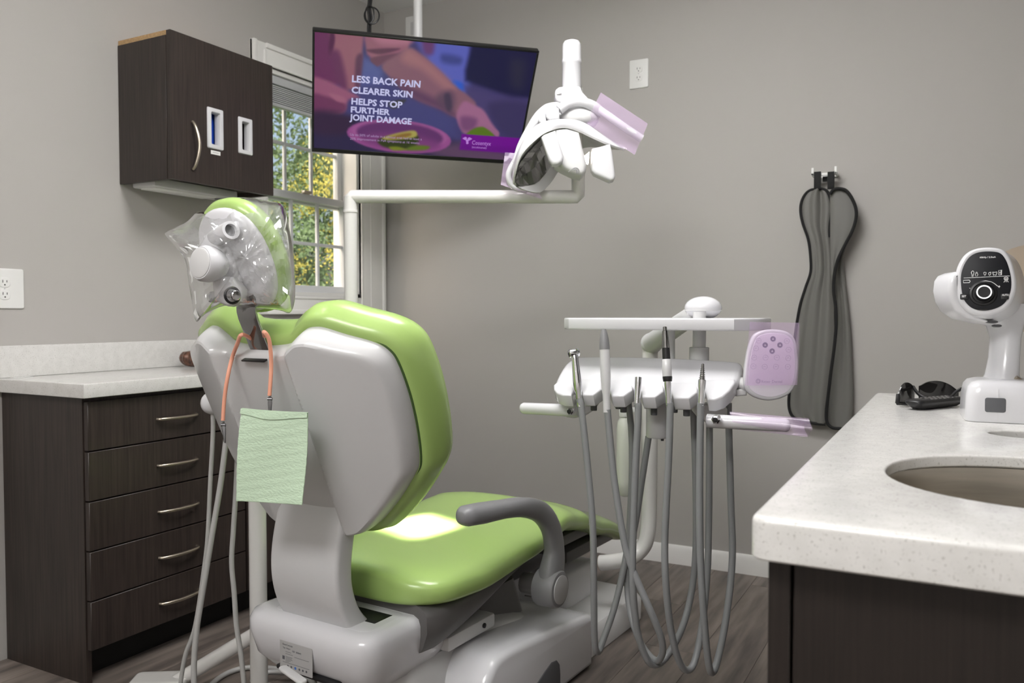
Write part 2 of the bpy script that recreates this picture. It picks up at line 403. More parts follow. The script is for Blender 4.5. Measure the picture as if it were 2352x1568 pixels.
obj('jamb', [box(XL-.149, XL+.002, WY0, WY0+.02, WZ0, WZ1), box(XL-.149, XL+.002, WY1-.02, WY1, WZ0, WZ1), box(XL-.149, XL+.002, WY0, WY1, WZ1-.02, WZ1), box(XL-.149, XL+.002, WY0, WY1, WZ0, WZ0+.02)], M['trim'], wd)
M['vinyl'] = mat('white_window_vinyl', srgb(214, 216, 218), .35)
def sash(z0, z1, xm, nm):
    y0, y1 = WY0+.02, WY1-.02; w = .035
    s = obj(nm, [box(xm-.016, xm+.016, y0, y0+w, z0, z1, .004), box(xm-.016, xm+.016, y1-w, y1, z0, z1, .004), box(xm-.016, xm+.016, y0+w, y1-w, z0, z0+w, .004), box(xm-.016, xm+.016, y0+w, y1-w, z1-w, z1, .004)], M['vinyl'], wd)
    iy0, iy1, iz0, iz1 = y0+w, y1-w, z0+w, z1-w
    for i in range(3):
        for j in range(2):
            a, b = iy0+(iy1-iy0)*i/3, iy0+(iy1-iy0)*(i+1)/3; c, d = iz0+(iz1-iz0)*j/2, iz0+(iz1-iz0)*(j+1)/2
            obj('pane', box(xm-.002, xm+.002, a, b, c, d), M['glass'], s, ang=0)
    for i in (1, 2):
        yy = iy0+(iy1-iy0)*i/3; obj('muntin', box(xm-.007, xm+.007, yy-.008, yy+.008, iz0, iz1, .002), M['vinyl'], s)
    zz = (iz0+iz1)/2; obj('muntin', box(xm-.0065, xm+.0065, iy0, iy1, zz-.008, zz+.008, .002), M['vinyl'], s)
ZM = 1.66
sash(ZM-.02, WZ1-.02, XL-.105, 'upper_sash'); sash(WZ0+.02, ZM+.025, XL-.068, 'lower_sash')
obj('sash_lock', box(XL-.062, XL-.04, 3.0, 3.05, ZM+.025, ZM+.04, .004), M['nickel'], wd)
bl = thing('mini_blind', 'raised white mini blind bundled at the top of the window', 'blind', (XL-.03, (WY0+WY1)/2, WZ1-.15))
M['blind'] = mat('pale_grey_blind', srgb(196, 198, 200), .4)
obj('headrail', box(XL-.045, XL-.012, WY0+.024, WY1-.024, WZ1-.058, WZ1-.02, .003), M['blind'], bl)
for i in range(9):
    z = WZ1-.066-i*.0085; obj('slat', box(XL-.042, XL-.016, WY0+.028, WY1-.028, z-.003, z+.002, .001, 1), M['blind'], bl)
obj('bottom_rail', box(XL-.043, XL-.015, WY0+.028, WY1-.028, WZ1-.155, WZ1-.14, .004), M['blind'], bl)
obj('bracket', box(XL-.05, XL-.006, WY0+.021, WY0+.034, WZ1-.064, WZ1-.02, .002), M['white'], bl)

# ------------------------------------------------------------------ garden outside the window
M['grass'] = mat('lawn', srgb(70, 96, 44), .9, noise=((4, 4, 4), .3, 4))
tag(obj('lawn', box(-22, XL-.3, -2, 24, -.5, -.45), M['grass'], ang=0, kind='stuff'), 'green lawn outside the window under the trees', 'lawn')
M['bark'] = mat('bark', srgb(84, 70, 58), .9, noise=((20, 20, 4), .3, 3))
def leafmat(n, c):
    m = mat(n, c, .55); nt = m.node_tree; b = nt.nodes['Principled BSDF']
    tr = nt.nodes.new('ShaderNodeBsdfTranslucent'); tr.inputs[0].default_value = c; mx = nt.nodes.new('ShaderNodeMixShader'); mx.inputs[0].default_value = .45
    o = nt.nodes['Material Output']; nt.links.new(b.outputs[0], mx.inputs[1]); nt.links.new(tr.outputs[0], mx.inputs[2]); nt.links.new(mx.outputs[0], o.inputs[0]); return m
LM = [leafmat('leaf_green', srgb(104, 126, 84)), leafmat('leaf_yellow', srgb(206, 196, 96)), leafmat('leaf_dark', srgb(70, 100, 60)), leafmat('leaf_light', srgb(112, 136, 92))]
def tree(x, y, h, rad, n, m, label, size=.07, z0=-.445):
    t = thing('tree', label, 'tree', (x, y, z0), None)
    obj('trunk', tube([(x, y, z0), (x+.05, y-.04, z0+h*.5), (x, y+.05, z0+h*.9)], [.12, .08, .03], 8, 4), M['bark'], t)
    V, Fc = [], []
    cl = [(rng.normal(size=3)*np.array([rad*.45, rad*.45, h*.22])+np.array([x, y, z0+h*.62]), rng.uniform(.25, .5)*rad*.6) for _ in range(26)]
    for i in range(n):
        c, r = cl[rng.integers(len(cl))]; p = Vector(c+rng.normal(size=3)*r*.55)
        if p.x > XL-.35: p.x = XL-.35-random.random()*.3
        if p.z < z0+.05: p.z = z0+.1+random.random()*.5
        a = Vector(rng.normal(size=3)).normalized(); b = a.orthogonal().normalized(); s = size*rng.uniform(.6, 1.3); o = len(V)
        V += [p-a*s, p+b*s*.45, p+a*s, p-b*s*.45]; Fc.append([o, o+1, o+2, o+3])
    obj('foliage', (V, Fc), m, t, ang=0, fix=False, kind='stuff'); return t
tree(-7.6, 9.3, 5.4, 1.0, 6500, LM[1], 'yellow leaved tree outside the window, behind the upper panes', .026)
tree(-9.2, 9.0, 5.6, 1.9, 14000, LM[0], 'mid green tree outside, seen through the lower panes', .035)
tree(-5.2, 6.6, 2.6, .8, 6500, LM[3], 'light green bushy shrub low outside the window', .026)
tree(-11.5, 9.6, 5.0, 2.0, 15000, LM[2], 'tall dark tree farthest back in the garden', .06)
tree(-9.8, 12.2, 6.0, 2.0, 14000, LM[0], 'broad green tree at the back right of the garden', .06)

# ================================================================== wall plates
def duplex(name, P, nx, nz, w, h, label, grp=None, rw=.034, rh=.028, off=0):
    F = look(P, nx); t = thing(name, label, 'wall outlet', P)
    obj('faceplate', slab(rrect(w, h, .006), 0, .006, F, .003, bev0=0), M['outlet'], t)
    for s in (-1, 1):
        cy = s*.0195
        P2 = [(x, y) for x, y in ell(rw/2, rh/2, 24, off, cy, 2.6)]
        r = obj('receptacle', slab(P2, .006, .0078, F, .0008, bev0=0), M['outlet'], t)
        obj('slot', [box(off-.0075, off-.0055, cy-.001, cy+.008, .0075, .0081, F=F), box(off+.0055, off+.0075, cy, cy+.007, .0075, .0081, F=F), slab(ell(.0024, .0024, 10, off, cy-.0075), .0075, .0081, F)], M['slot'], r)
    obj('screw', slab(ell(.0025, .0025, 12, off, 0), .006, .0072, F), M['white2'], t)
    return t
duplex('duplex_outlet', at(1468, 170, Y=YF), (0, -1, 0), None, .088, .128, 'white duplex outlet high on the back wall right of the television', rw=.036, rh=.03)
duplex('duplex_outlet', at(-8, 662, X=XL), (1, 0, 0), None, .170, .128, 'wide white outlet plate on the left wall above the drawers', off=.022, rw=.036, rh=.033)
p = at(951, 66, Y=YF); F = look(p, (0, -1, 0)); t = thing('wall_plate', 'small white plate high on the wall behind the ceiling pole', 'wall plate', p)
obj('faceplate', slab(rrect(.1, .13, .006), 0, .006, F, .003, bev0=0), M['outlet'], t); obj('insert', slab(rrect(.034, .066, .003), .006, .008, F, .001, bev0=0), M['white2'], t)

# ================================================================== left wall: upper cabinet
CX, CY0, CY1, CZ0, CZ1 = -2.415, 1.985, 2.475, 1.585, 2.083
uc = thing('wall_cabinet', 'dark brown upper cabinet with one door mounted on the left wall', 'cabinet', (XL, (CY0+CY1)/2, CZ0))
obj('side_panel', box(XL+.001, CX-.021, CY0, CY0+.018, CZ0, CZ1, .001, 1), M['wood'], uc)
obj('side_panel', box(XL+.001, CX-.021, CY1-.018, CY1, CZ0, CZ1, .001, 1), M['wood'], uc)
obj('bottom_panel', box(XL+.001, CX-.021, CY0+.018, CY1-.018, CZ0+.02, CZ0+.036), M['wood'], uc)
obj('top_panel', box(XL+.001, CX-.021, CY0+.003, CY1-.003, CZ1, CZ1+.017), M['chip'], uc, label='raw chipboard top panel')
obj('back_panel', box(XL+.001, XL+.008, CY0+.018, CY1-.018, CZ0+.036, CZ1), M['wood'], uc)
FD = Fr((CX, CY0, CZ0), (0, 1, 0), (0, 0, 1), (1, 0, 0))       # door plane: a along Y, b up, c towards room
dw, dh = CY1-CY0, CZ1+.016-CZ0
def door_pt(px, py): p = at(px, py, X=CX); return p.y-CY0, p.z-CZ0
holes = []
for c in ((494, 296, 496-473, 0), (563, 313, 0, 0)):
    a, b = door_pt(c[0], c[1]); holes.append((a, b))
hw, hh = (.046, .122), (.042, .112)
def rect(a, b, w, h): return [(a-w/2, b-h/2), (a+w/2, b-h/2), (a+w/2, b+h/2), (a-w/2, b+h/2)]
cuts = sorted(holes)
ya = [0.002, cuts[0][0]-hw[0]/2, cuts[0][0]+hw[0]/2, cuts[1][0]-hh[0]/2, cuts[1][0]+hh[0]/2, dw-.002]
pieces = [box(ya[0], ya[1], 0, dh, -.019, 0, F=FD), box(ya[2], ya[3], 0, dh, -.019, 0, F=FD), box(ya[4], ya[5], 0, dh, -.019, 0, F=FD)]
for (a0, a1, (ca, cb), (w, h)) in ((ya[1], ya[2], cuts[0], hw), (ya[3], ya[4], cuts[1], hh)):
    pieces += [box(a0, a1, 0, cb-h/2, -.019, 0, F=FD), box(a0, a1, cb+h/2, dh, -.019, 0, F=FD)]
door = obj('door', pieces, M['wood'], uc, ang=20)
a, b = door_pt(444, 335); hp = [(.0, -.085, .004), (.001, -.07, .016), (.004, -.035, .026), (.006, 0, .029), (.004, .035, .026), (.001, .07, .016), (0, .085, .004)]
obj('handle', tube([FD(a-.006+q[0]*1.5, b+q[1], q[2]) for q in hp], [.005, .0055, .006, .006, .006, .0055, .005], 10, 4), M['nickel'], door, label='curved nickel handle')
for (ca, cb), (w, h) in zip(cuts, (hw, hh)):
    w2, h2 = w+.028, h+.028
    outer = [rrect(w2, h2, .006, 3, ca, cb), rrect(w-.006, h-.006, .004, 3, ca, cb)]
    R = [[FD(x, y, 0) for x, y in outer[0]], [FD(x, y, .005) for x, y in inset(outer[0], .002)], [FD(x, y, .006) for x, y in inset(outer[0], .005)],
         [FD(x, y, .006) for x, y in inset(outer[1], -.002)], [FD(x, y, .003) for x, y in outer[1]], [FD(x, y, -.024) for x, y in outer[1]], [FD(x, y, -.024) for x, y in inset(outer[1], -.0025)], [FD(x, y, 0) for x, y in inset(outer[1], -.0025)]]
    obj('dispenser_frame', loft(R, loop=True), M['white'], door, label='white plastic dispenser opening')
a, b = door_pt(495, 351); obj('label_strip', box(a-.022, a+.022, b-.007, b+.007, 0, .0012, F=FD), M['outlet'], door, label='small white label strip')
obj('print_line', box(a-.014, a+.014, b-.0012, b+.0012, .0011, .0014, F=FD), M['label'], door)
gb = thing('glove_box', 'blue cardboard box inside the left dispenser opening of the wall cabinet', 'box', (XL+.1, CY0+.2, CZ0+.036))
ca, cb = cuts[0]
obj('carton', box(ca-.06, ca+.045, .038, cb+.1, -.13, -.034, .002, F=FD), M['blue'], gb)
obj('flap', slab([(ca-.03, cb-.052), (ca+.012, cb-.06), (ca-.03, cb-.02)], -.034, -.031, FD), M['chip'], gb, label='torn kraft cardboard flap')
ul = thing('under_cabinet_light', 'slim white light fixture under the wall cabinet', 'light fixture', (XL+.14, 2.2, CZ0))
obj('housing', box(XL+.03, XL+.15, CY0+.03, CY1-.07, CZ0-.012, CZ0+.019, .006), M['white2'], ul)
obj('lens', box(XL+.05, XL+.13, CY0+.05, CY1-.16, CZ0-.017, CZ0-.011, .002), M['outlet'], ul)
obj('switch', slab(ell(.018, .018, 20, XL+.09, CY1-.11), CZ0-.016, CZ0-.011, WORLD, 0), M['grey'], ul)

# ================================================================== left wall: base cabinets, worktop
DX, DY0, DY1 = -2.262, 1.548, 2.165
def base_unit(label, y0, y1, kind):
    t = thing('drawer_cabinet' if kind == 'drawers' else 'base_cabinet', label, 'cabinet', (XL, (y0+y1)/2, 0))
    obj('carcass', [box(XL+.002, DX-.022, y0, y0+.018, 0 if kind == 'drawers' else .1, .866), box(XL+.002, DX-.022, y1-.018, y1, .1, .866), box(XL+.002, DX-.022, y0+.018, y1-.018, .1, .118), box(XL+.002, XL+.012, y0+.018, y1-.018, .118, .866),
                    box(XL+.002, DX-.022, y0+.018, y1-.018, .85, .866)], M['wood'], t, ang=20)
    obj('toe_kick', box(XL+.005, DX-.085, y0+.018, y1, 0.001, .1), M['toe'], t, ang=20)
    if kind == 'drawers':
        n = 5; z0, z1 = .104, .855; hgt = (z1-z0)/n
        for i in range(n):
            a = z0+i*hgt
            d = obj('drawer', box(DX-.02, DX, y0+.003, y1-.004, a+.002, a+hgt-.002, .0015, 1), M['wood'], t)
            cy, cz = (y0+y1)/2+.012, a+hgt*.47
            pts = [(0, -.078, 0), (.012, -.07, 0), (.022, -.04, 0), (.026, 0, 0), (.022, .04, 0), (.012, .07, 0), (0, .078, 0)]
            obj('handle', tube([(DX+q[0], cy+q[1], cz) for q in pts], [.0045, .005, .0058, .006, .0058, .005, .0045], 10, 4), M['nickel'], d, label='curved nickel pull')
    else:
        for a, b in ((y0+.003, (y0+y1)/2-.0015), ((y0+y1)/2+.0015, y1-.003)):
            d = obj('door', box(DX-.02, DX, a, b, .106, .853, .0015, 1), M['wood'], t)
            obj('handle', tube([(DX+q[0], b-.05, .7+q[1]) for q in ((0, -.07, 0), (.022, -.04), (.026, 0), (.022, .04), (0, .07))], .0055, 10, 4), M['nickel'], d)
    return t
base_unit('dark brown five-drawer base cabinet with curved nickel pulls under the white worktop', DY0, DY1, 'drawers')
base_unit('dark brown two-door base cabinet beyond the drawers, mostly hidden by the chair', DY1+.002, 2.78, 'doors')
wt = thing('worktop', 'white speckled quartz worktop with backsplash along the left wall', 'countertop', (XL, 2.15, .866))
obj('slab', slab([(XL+.002, 1.522), (-2.236, 1.522), (-2.236, 2.80), (XL+.002, 2.80)], .867, .91, WORLD, .004, bev0=.003), M['quartz'], wt)
obj('backsplash', box(XL+.001, XL+.021, 1.522, 2.80, .91, 1.012, .003), M['quartz'], wt)
p = at(447, 842, Z=.911); pk = thing('ceramic_pumpkin', 'mottled brown ceramic pumpkin with stem on the left worktop', 'ornament', p)
def pumpkin():
    rings = []; n = 40
    for i in range(13):
        a = math.pi*i/12; rr = max(math.sin(a)**.8, .02)*.05
        rings.append([Vector((p.x+rr*(1+.10*math.cos(8*2*math.pi*k/n))*math.cos(2*math.pi*k/n), p.y+rr*(1+.10*math.cos(8*2*math.pi*k/n))*math.sin(2*math.pi*k/n), p.z+.034-.034*math.cos(a)*(1-.15*(i > 9)))) for k in range(n)])
    return loft(rings)
obj('body', pumpkin(), M['brown'], pk, ang=80)
obj('stem', tube([p+Vector((0, 0, .058)), p+Vector((.002, .002, .075)), p+Vector((.008, .006, .09))], [.011, .008, .009], 10, 4), M['brown'], pk)
p = at(50, 866, Z=.911); tag(obj('paper_slip', box(p.x-.012, p.x+.012, p.y-.03, p.y+.03, .9105, .9115, 0), M['outlet'], ang=0), 'small white paper slip lying on the left worktop', 'paper')
# ================================================================== ceiling-hung television
TC = Vector((-2.1123, 3.0886, 2.0576)); k = .92; TC = _c+(TC-_c)*k; TW, TH = .965*k, .565*.992*k
ra, rb, rc = .71072, .69551, .02458
TR = Matrix.Rotation(ra, 3, 'Z') @ Matrix.Rotation(rb, 3, 'X') @ Matrix.Rotation(rc, 3, 'Y')
FT = Fr(TC, TR @ Vector((1, 0, 0)), TR @ Vector((0, 0, 1)), TR @ Vector((0, -1, 0)))     # x right, y up, z out of the screen
tv = thing('television', 'flat television tilted down on a ceiling pole, screen showing an advert', 'television', TC)
hx, hy = TW/2, TH/2; bz = .0085; bb = .018
obj('casing', slab(rrect(TW, TH, .004, 2), -.028, -.002, FT, .003), M['black'], tv)
obj('bezel', [box(-hx, hx, hy-bz, hy, -.003, .003, .001, 1, FT), box(-hx, hx, -hy, -hy+bb, -.003, .003, .001, 1, FT), box(-hx, -hx+bz, -hy+bb, hy-bz, -.003, .003, .001, 1, FT), box(hx-bz, hx, -hy+bb, hy-bz, -.003, .003, .001, 1, FT)], M['black'], tv)
obj('rear_housing', slab(rrect(.5, .3, .02, 4), -.065, -.027, FT, .006), M['black'], tv)
# the picture on the screen: a fine grid coloured vertex by vertex
NX, NY = 210, 118
U, Vv = np.meshgrid(np.linspace(0, 1, NX+1), np.linspace(0, 1, NY+1), indexing='ij')
q = [np.array(v, float) for v in ((185, 150), (2228, 335), (2020, 1325), (150, 1215))]
PXY = (1-U)[..., None]*(1-Vv)[..., None]*q[0]+U[..., None]*(1-Vv)[..., None]*q[1]+U[..., None]*Vv[..., None]*q[2]+(1-U)[..., None]*Vv[..., None]*q[3]
def sdist(P, poly):
    poly = np.array(poly, float); d = np.full(P.shape[:2], 1e9); ins = np.zeros(P.shape[:2], bool)
    for i in range(len(poly)):
        a, b = poly[i-1], poly[i]; e = b-a; w = P-a; t = np.clip((w@e)/(e@e+1e-9), 0, 1); d = np.minimum(d, np.linalg.norm(w-t[..., None]*e, axis=-1))
        c = ((a[1] > P[..., 1]) != (b[1] > P[..., 1])); xx = a[0]+(P[..., 1]-a[1])/(b[1]-a[1]+1e-9)*(b[0]-a[0]); ins ^= c & (P[..., 0] < xx)
    return np.where(ins, -d, d)
IMG = np.zeros(PXY.shape[:2]+(3,)); IMG[:] = (66, 58, 108)
def paint(poly, col, blur=18, a=1.0, smooth=True):
    if smooth: poly = [tuple(v[:2]) for v in catmull([(p_[0], p_[1], 0) for p_ in poly], 5, True)]
    m = np.clip(.5-sdist(PXY, poly)/(blur*1.7 if blur > 13 else blur), 0, 1); m = (m*m*(3-2*m))[..., None]*a; IMG[:] = IMG*(1-m)+np.array(col)*m
def pell(cx, cy, a, b, rot, n=28):
    c, s = math.cos(rot), math.sin(rot); return [(cx+a*math.cos(t)*c-b*math.sin(t)*s, cy+a*math.cos(t)*s+b*math.sin(t)*c) for t in np.linspace(0, 6.283, n, endpoint=False)]
paint([(540, 330), (760, 420), (1150, 700), (1450, 900), (1450, 1100), (420, 930), (560, 560)], (70, 68, 122), 120, 1, False)
paint([(600, 360), (700, 400), (780, 480), (760, 600), (560, 620)], (86, 92, 152), 60, 1, False)
paint([(1050, 150), (1560, 180), (1640, 420), (1540, 700), (1250, 520)], (92, 98, 184), 60, 1, False)
paint([(1140, 180), (1250, 190), (1240, 330), (1160, 330)], (104, 62, 112), 40)
paint([(1330, 340), (1500, 370), (1480, 430), (1330, 410)], (66, 72, 138), 40)
paint([(1420, 570), (1520, 600), (1510, 680), (1400, 640)], (52, 92, 200), 25)
paint([(1610, 230), (2300, 280), (2230, 730), (1980, 730), (1800, 660), (1540, 570), (1540, 480)], (30, 28, 66), 40, 1, False)
paint([(1980, 400), (2120, 420), (2080, 640), (1980, 600)], (44, 42, 66), 90)
paint([(1540, 620), (1800, 690), (2200, 760), (2160, 1100), (1700, 900), (1560, 720)], (74, 64, 112), 70, 1, False)
paint([(1760, 780), (2160, 790), (2100, 1100), (1880, 1060)], (60, 52, 94), 60)
paint([(100, 1000), (520, 900), (620, 1000), (1500, 1150), (2050, 1290), (1900, 1380), (100, 1260)], (48, 40, 74), 60, 1, False)
paint([(1300, 1180), (1700, 1150), (1950, 1280), (1900, 1400), (1250, 1280)], (92, 66, 96), 70)
# left figure: jacket, sleeve and hand
paint([(150, 100), (350, 100), (360, 360), (430, 600), (300, 620), (140, 600)], (106, 50, 92), 30, 1, False)
paint([(310, 120), (620, 150), (590, 400), (560, 640), (440, 660), (330, 360)], (148, 94, 112), 26, 1, False)
paint([(330, 120), (360, 200), (330, 340), (300, 330), (310, 200)], (86, 40, 76), 16)
paint([(310, 330), (400, 330), (460, 640), (400, 640), (330, 480)], (104, 52, 92), 40)
paint([(540, 380), (600, 340), (590, 480), (560, 640), (530, 640)], (96, 58, 88), 24)
paint([(150, 560), (270, 570), (420, 640), (560, 720), (470, 750), (420, 870), (300, 890), (140, 860)], (150, 88, 118), 28)
paint([(140, 700), (280, 720), (430, 780), (420, 860), (240, 890), (130, 880)], (110, 56, 92), 30)
paint([(300, 690), (420, 720), (440, 770), (360, 760)], (160, 98, 124), 20)
paint([(140, 860), (420, 880), (500, 960), (420, 1080), (140, 1060)], (56, 38, 66), 60)
paint([(830, 770), (960, 740), (980, 760), (870, 830)], (64, 62, 70), 18)
# sleeve and arm
paint([(620, 150), (1040, 190), (1010, 300), (900, 350), (740, 440), (640, 340), (620, 220)], (146, 92, 114), 22, 1, False)
paint([(640, 300), (940, 290), (760, 340)], (98, 58, 84), 14); paint([(680, 370), (980, 330), (760, 430), (720, 440)], (108, 66, 92), 14)
paint([(700, 160), (1040, 200), (1000, 260), (760, 250)], (172, 112, 134), 40)
paint([(770, 440), (900, 350), (1020, 290), (1110, 330), (1290, 470), (1420, 600), (1560, 700), (1640, 790), (1560, 900), (1450, 910), (1300, 830), (1060, 730), (860, 560)], (134, 92, 110), 24)
paint([(1000, 300), (1110, 340), (1300, 490), (1440, 630), (1340, 640), (1140, 480), (960, 400)], (160, 110, 118), 60)
paint([(860, 560), (1060, 730), (1300, 830), (1460, 900), (1300, 760), (1060, 640)], (98, 64, 96), 50)
paint([(1280, 700), (1400, 660), (1440, 740), (1400, 880), (1340, 840), (1270, 770)], (92, 68, 92), 50, .85)
paint([(1340, 700), (1390, 690), (1410, 800), (1380, 850), (1350, 800)], (66, 54, 80), 24, .8)
paint([(1450, 890), (1520, 760), (1620, 790), (1710, 840), (1780, 950), (1840, 1040), (1830, 1090), (1770, 1050), (1640, 1010), (1560, 1060), (1500, 1040)], (160, 104, 140), 24)
paint([(1500, 900), (1640, 920), (1620, 1010), (1540, 1040), (1490, 1000)], (120, 74, 116), 40)
paint([(1570, 1040), (1650, 1000), (1740, 1000), (1800, 1060), (1780, 1100), (1560, 1080)], (88, 116, 34), 16)
paint([(1660, 960), (1760, 990), (1850, 1040), (1840, 1090), (1760, 1030)], (156, 102, 138), 16)
# plate with avocado
paint(pell(920, 1096, 478, 160, .09), (150, 78, 140), 14, 1, False)
paint(pell(925, 1070, 440, 128, .09), (158, 88, 146), 20, 1, False)
paint(pell(925, 1080, 395, 122, .09), (98, 50, 106), 26, 1, False)
paint(pell(930, 1150, 360, 80, .09), (122, 62, 120), 60, 1, False)
paint([(720, 1130), (880, 1080), (1080, 1080), (1070, 1180), (960, 1220), (780, 1200)], (52, 60, 30), 22)
paint([(760, 1110), (900, 1060), (1050, 1035), (1080, 1080), (1020, 1110), (830, 1130)], (168, 158, 84), 16)
paint([(820, 1110), (930, 1070), (1020, 1060), (1010, 1090), (900, 1115)], (136, 104, 52), 18)
paint([(1000, 1200), (1080, 1180), (1190, 1190), (1150, 1225), (980, 1230)], (96, 116, 40), 20); paint([(820, 1200), (900, 1195), (980, 1225), (860, 1232)], (120, 130, 44), 16)
# violet banner
paint([(1495, 1065), (2110, 1108), (2085, 1262), (1475, 1215)], (112, 10, 142), 8, 1, False)
paint([(1490, 1160), (2095, 1200), (2085, 1262), (1475, 1215)], (98, 4, 128), 30, .7, False)
c = IMG/255; LIN = np.where(c <= .04045, c/12.92, ((c+.055)/1.055)**2.4)
sx0, sx1, sy0, sy1 = -hx+bz, hx-bz, -hy+bb, hy-bz
SV = [FT(sx0+(sx1-sx0)*i/NX, sy1-(sy1-sy0)*j/NY, .0005) for i in range(NX+1) for j in range(NY+1)]
SF = [[i*(NY+1)+j, i*(NY+1)+j+1, (i+1)*(NY+1)+j+1, (i+1)*(NY+1)+j] for i in range(NX) for j in range(NY)]
m = mat('lit_screen_picture', (.005, .005, .005, 1), .3, spec=.3); nt = m.node_tree; an = nt.nodes.new('ShaderNodeVertexColor'); an.layer_name = 'picture'
nt.links.new(an.outputs[0], nt.nodes['Principled BSDF'].inputs['Emission Color']); nt.nodes['Principled BSDF'].inputs['Emission Strength'].default_value = .82
sc = obj('screen', (SV, SF), m, tv, ang=0, fix=False)
at_ = sc.data.color_attributes.new('picture', 'FLOAT_COLOR', 'POINT')
at_.data.foreach_set('color', np.concatenate([LIN.reshape(-1, 3), np.ones((LIN.shape[0]*LIN.shape[1], 1))], 1).astype(np.float32).ravel())
M['caption'] = mat('lit_caption', (0, 0, 0, 1), .5, emit=(srgb(190, 190, 226), 1.0)); M['fine'] = mat('lit_fine_print', (0, 0, 0, 1), .5, emit=(srgb(160, 134, 176), 1.0))
M['logo'] = mat('lit_logo', (0, 0, 0, 1), .5, emit=(srgb(178, 124, 206), 1.0))
qm = [Vector((a_[0], a_[1])) for a_ in q]
def scr(px, py):   # crop pixel -> screen-plane coordinate, inverse bilinear
    u, v = .5, .5
    for _ in range(12):
        Pm = (1-u)*(1-v)*qm[0]+u*(1-v)*qm[1]+u*v*qm[2]+(1-u)*v*qm[3]; du = (1-v)*(qm[1]-qm[0])+v*(qm[2]-qm[3]); dv = (1-u)*(qm[3]-qm[0])+u*(qm[2]-qm[1])
        e = Vector((px, py))-Pm; D = du.x*dv.y-du.y*dv.x; u += (e.x*dv.y-e.y*dv.x)/D; v += (du.x*e.y-du.y*e.x)/D
    return sx0+(sx1-sx0)*u, sy1-(sy1-sy0)*v
def scrtext(body, x0, x1, y, hpx, m, bold=0, nm='caption'):   # baseline from (x0,y) to (x1, ...)
    a, b = scr(x0, y); w = scr(x1, y+(x1-x0)*.09)[0]-a; s = abs(scr(x0, y-hpx)[1]-b)/.73
    text(nm, body, s, Fr(FT(a, b, .0012), FT.x, FT.y, FT.z), m, tv, width=w, bold=bold)
scrtext('LESS BACK PAIN', 497, 1113, 582, 62, M['caption'], .0012)
scrtext('CLEARER SKIN', 493, 1042, 682, 60, M['caption'], .0012)
scrtext('HELPS STOP', 487, 945, 786, 60, M['caption'], .0012)
scrtext('FURTHER', 480, 830, 862, 56, M['caption'], .0012)
scrtext('JOINT DAMAGE', 478, 1036, 938, 60, M['caption'], .0012)
scrtext('Up to 50% of adults in a clinical trial had at least a', 470, 1118, 1088, 24, M['fine'], 0, 'fine_print')
scrtext('20% improvement in PsA symptoms at 16 weeks.', 470, 1100, 1128, 24, M['fine'], 0, 'fine_print')
scrtext('Cosentyx', 1588, 1768, 1166, 42, M['logo'], 0, 'logo_text'); scrtext('(secukinumab)', 1588, 1726, 1200, 20, M['logo'], 0, 'logo_text')
lp = []
for cx, cy, rr in ((1530, 1108, 17), (1568, 1112, 17), (1548, 1130, 15), (1548, 1152, 13), (1512, 1108, 7), (1586, 1112, 7)):
    a, b = scr(cx, cy); r_ = rr*(sx1-sx0)/2040; lp.append(slab(ell(r_, r_, 14, a, b), .001, .0014, FT))
obj('logo_mark', lp, M['logo'], tv, ang=0)
# pole and mount
pt = at(960, 86, d=(TC-_c).dot(_f)+.05); pole = Vector((pt.x, pt.y, 0)); bk = FT(.0, .05, -.07)
obj('pole', tube([(pt.x, pt.y, ZC-.004), (pt.x, pt.y, bk.z-.02)], .019, 16), M['white2'], tv, label='white ceiling pole')
obj('ceiling_flange', lathe([(.06, ZC-.016), (.06, ZC-.004), (.03, ZC-.002)], Fr((pt.x, pt.y, 0), (1, 0, 0), (0, 1, 0), (0, 0, 1))), M['white2'], tv)
obj('mount_arm', [tube([(pt.x, pt.y, bk.z), tuple(bk)], .014, 10), box(-.12, .12, -.06, .12, -.078, -.064, .004, F=FT)], M['black'], tv)
b0 = at(846, 80, d=(TC-_c).dot(_f)); cdp = [(846, 76), (846, 60), (848, 40), (846, 20), (849, -8), (851, -40), (852, -60)]
cb = [at(x_, y_, d=(TC-_c).dot(_f)-.02) for x_, y_ in cdp]
lps = [at(845+9+17*math.cos(t), 36-19*math.sin(t), d=(TC-_c).dot(_f)-.02+.01*math.sin(t)) for t in np.linspace(0, 2*math.pi, 18, endpoint=False)]
lps2 = [at(843+6+10*math.cos(t), 33-20*math.sin(t), d=(TC-_c).dot(_f)-.03) for t in np.linspace(0, 2*math.pi, 16, endpoint=False)]
top_ = cb[-1]; s_ = (ZC-.002-top_.z); cb.append(Vector((top_.x, top_.y, ZC-.002)))
tvcord = thing('hanging_cord', 'black looped cord hanging from the ceiling to the television', 'cord', cb[0])
obj('cable', [tube(cb, .0055, 8, 4), tube([v+Vector((.008, .004, 0)) for v in cb], .004, 8, 4)], M['black'], tvcord)
obj('loop', [tube(lps, .0032, 6, 2, True), tube(lps2, .0032, 6, 2, True)], M['black'], tvcord)

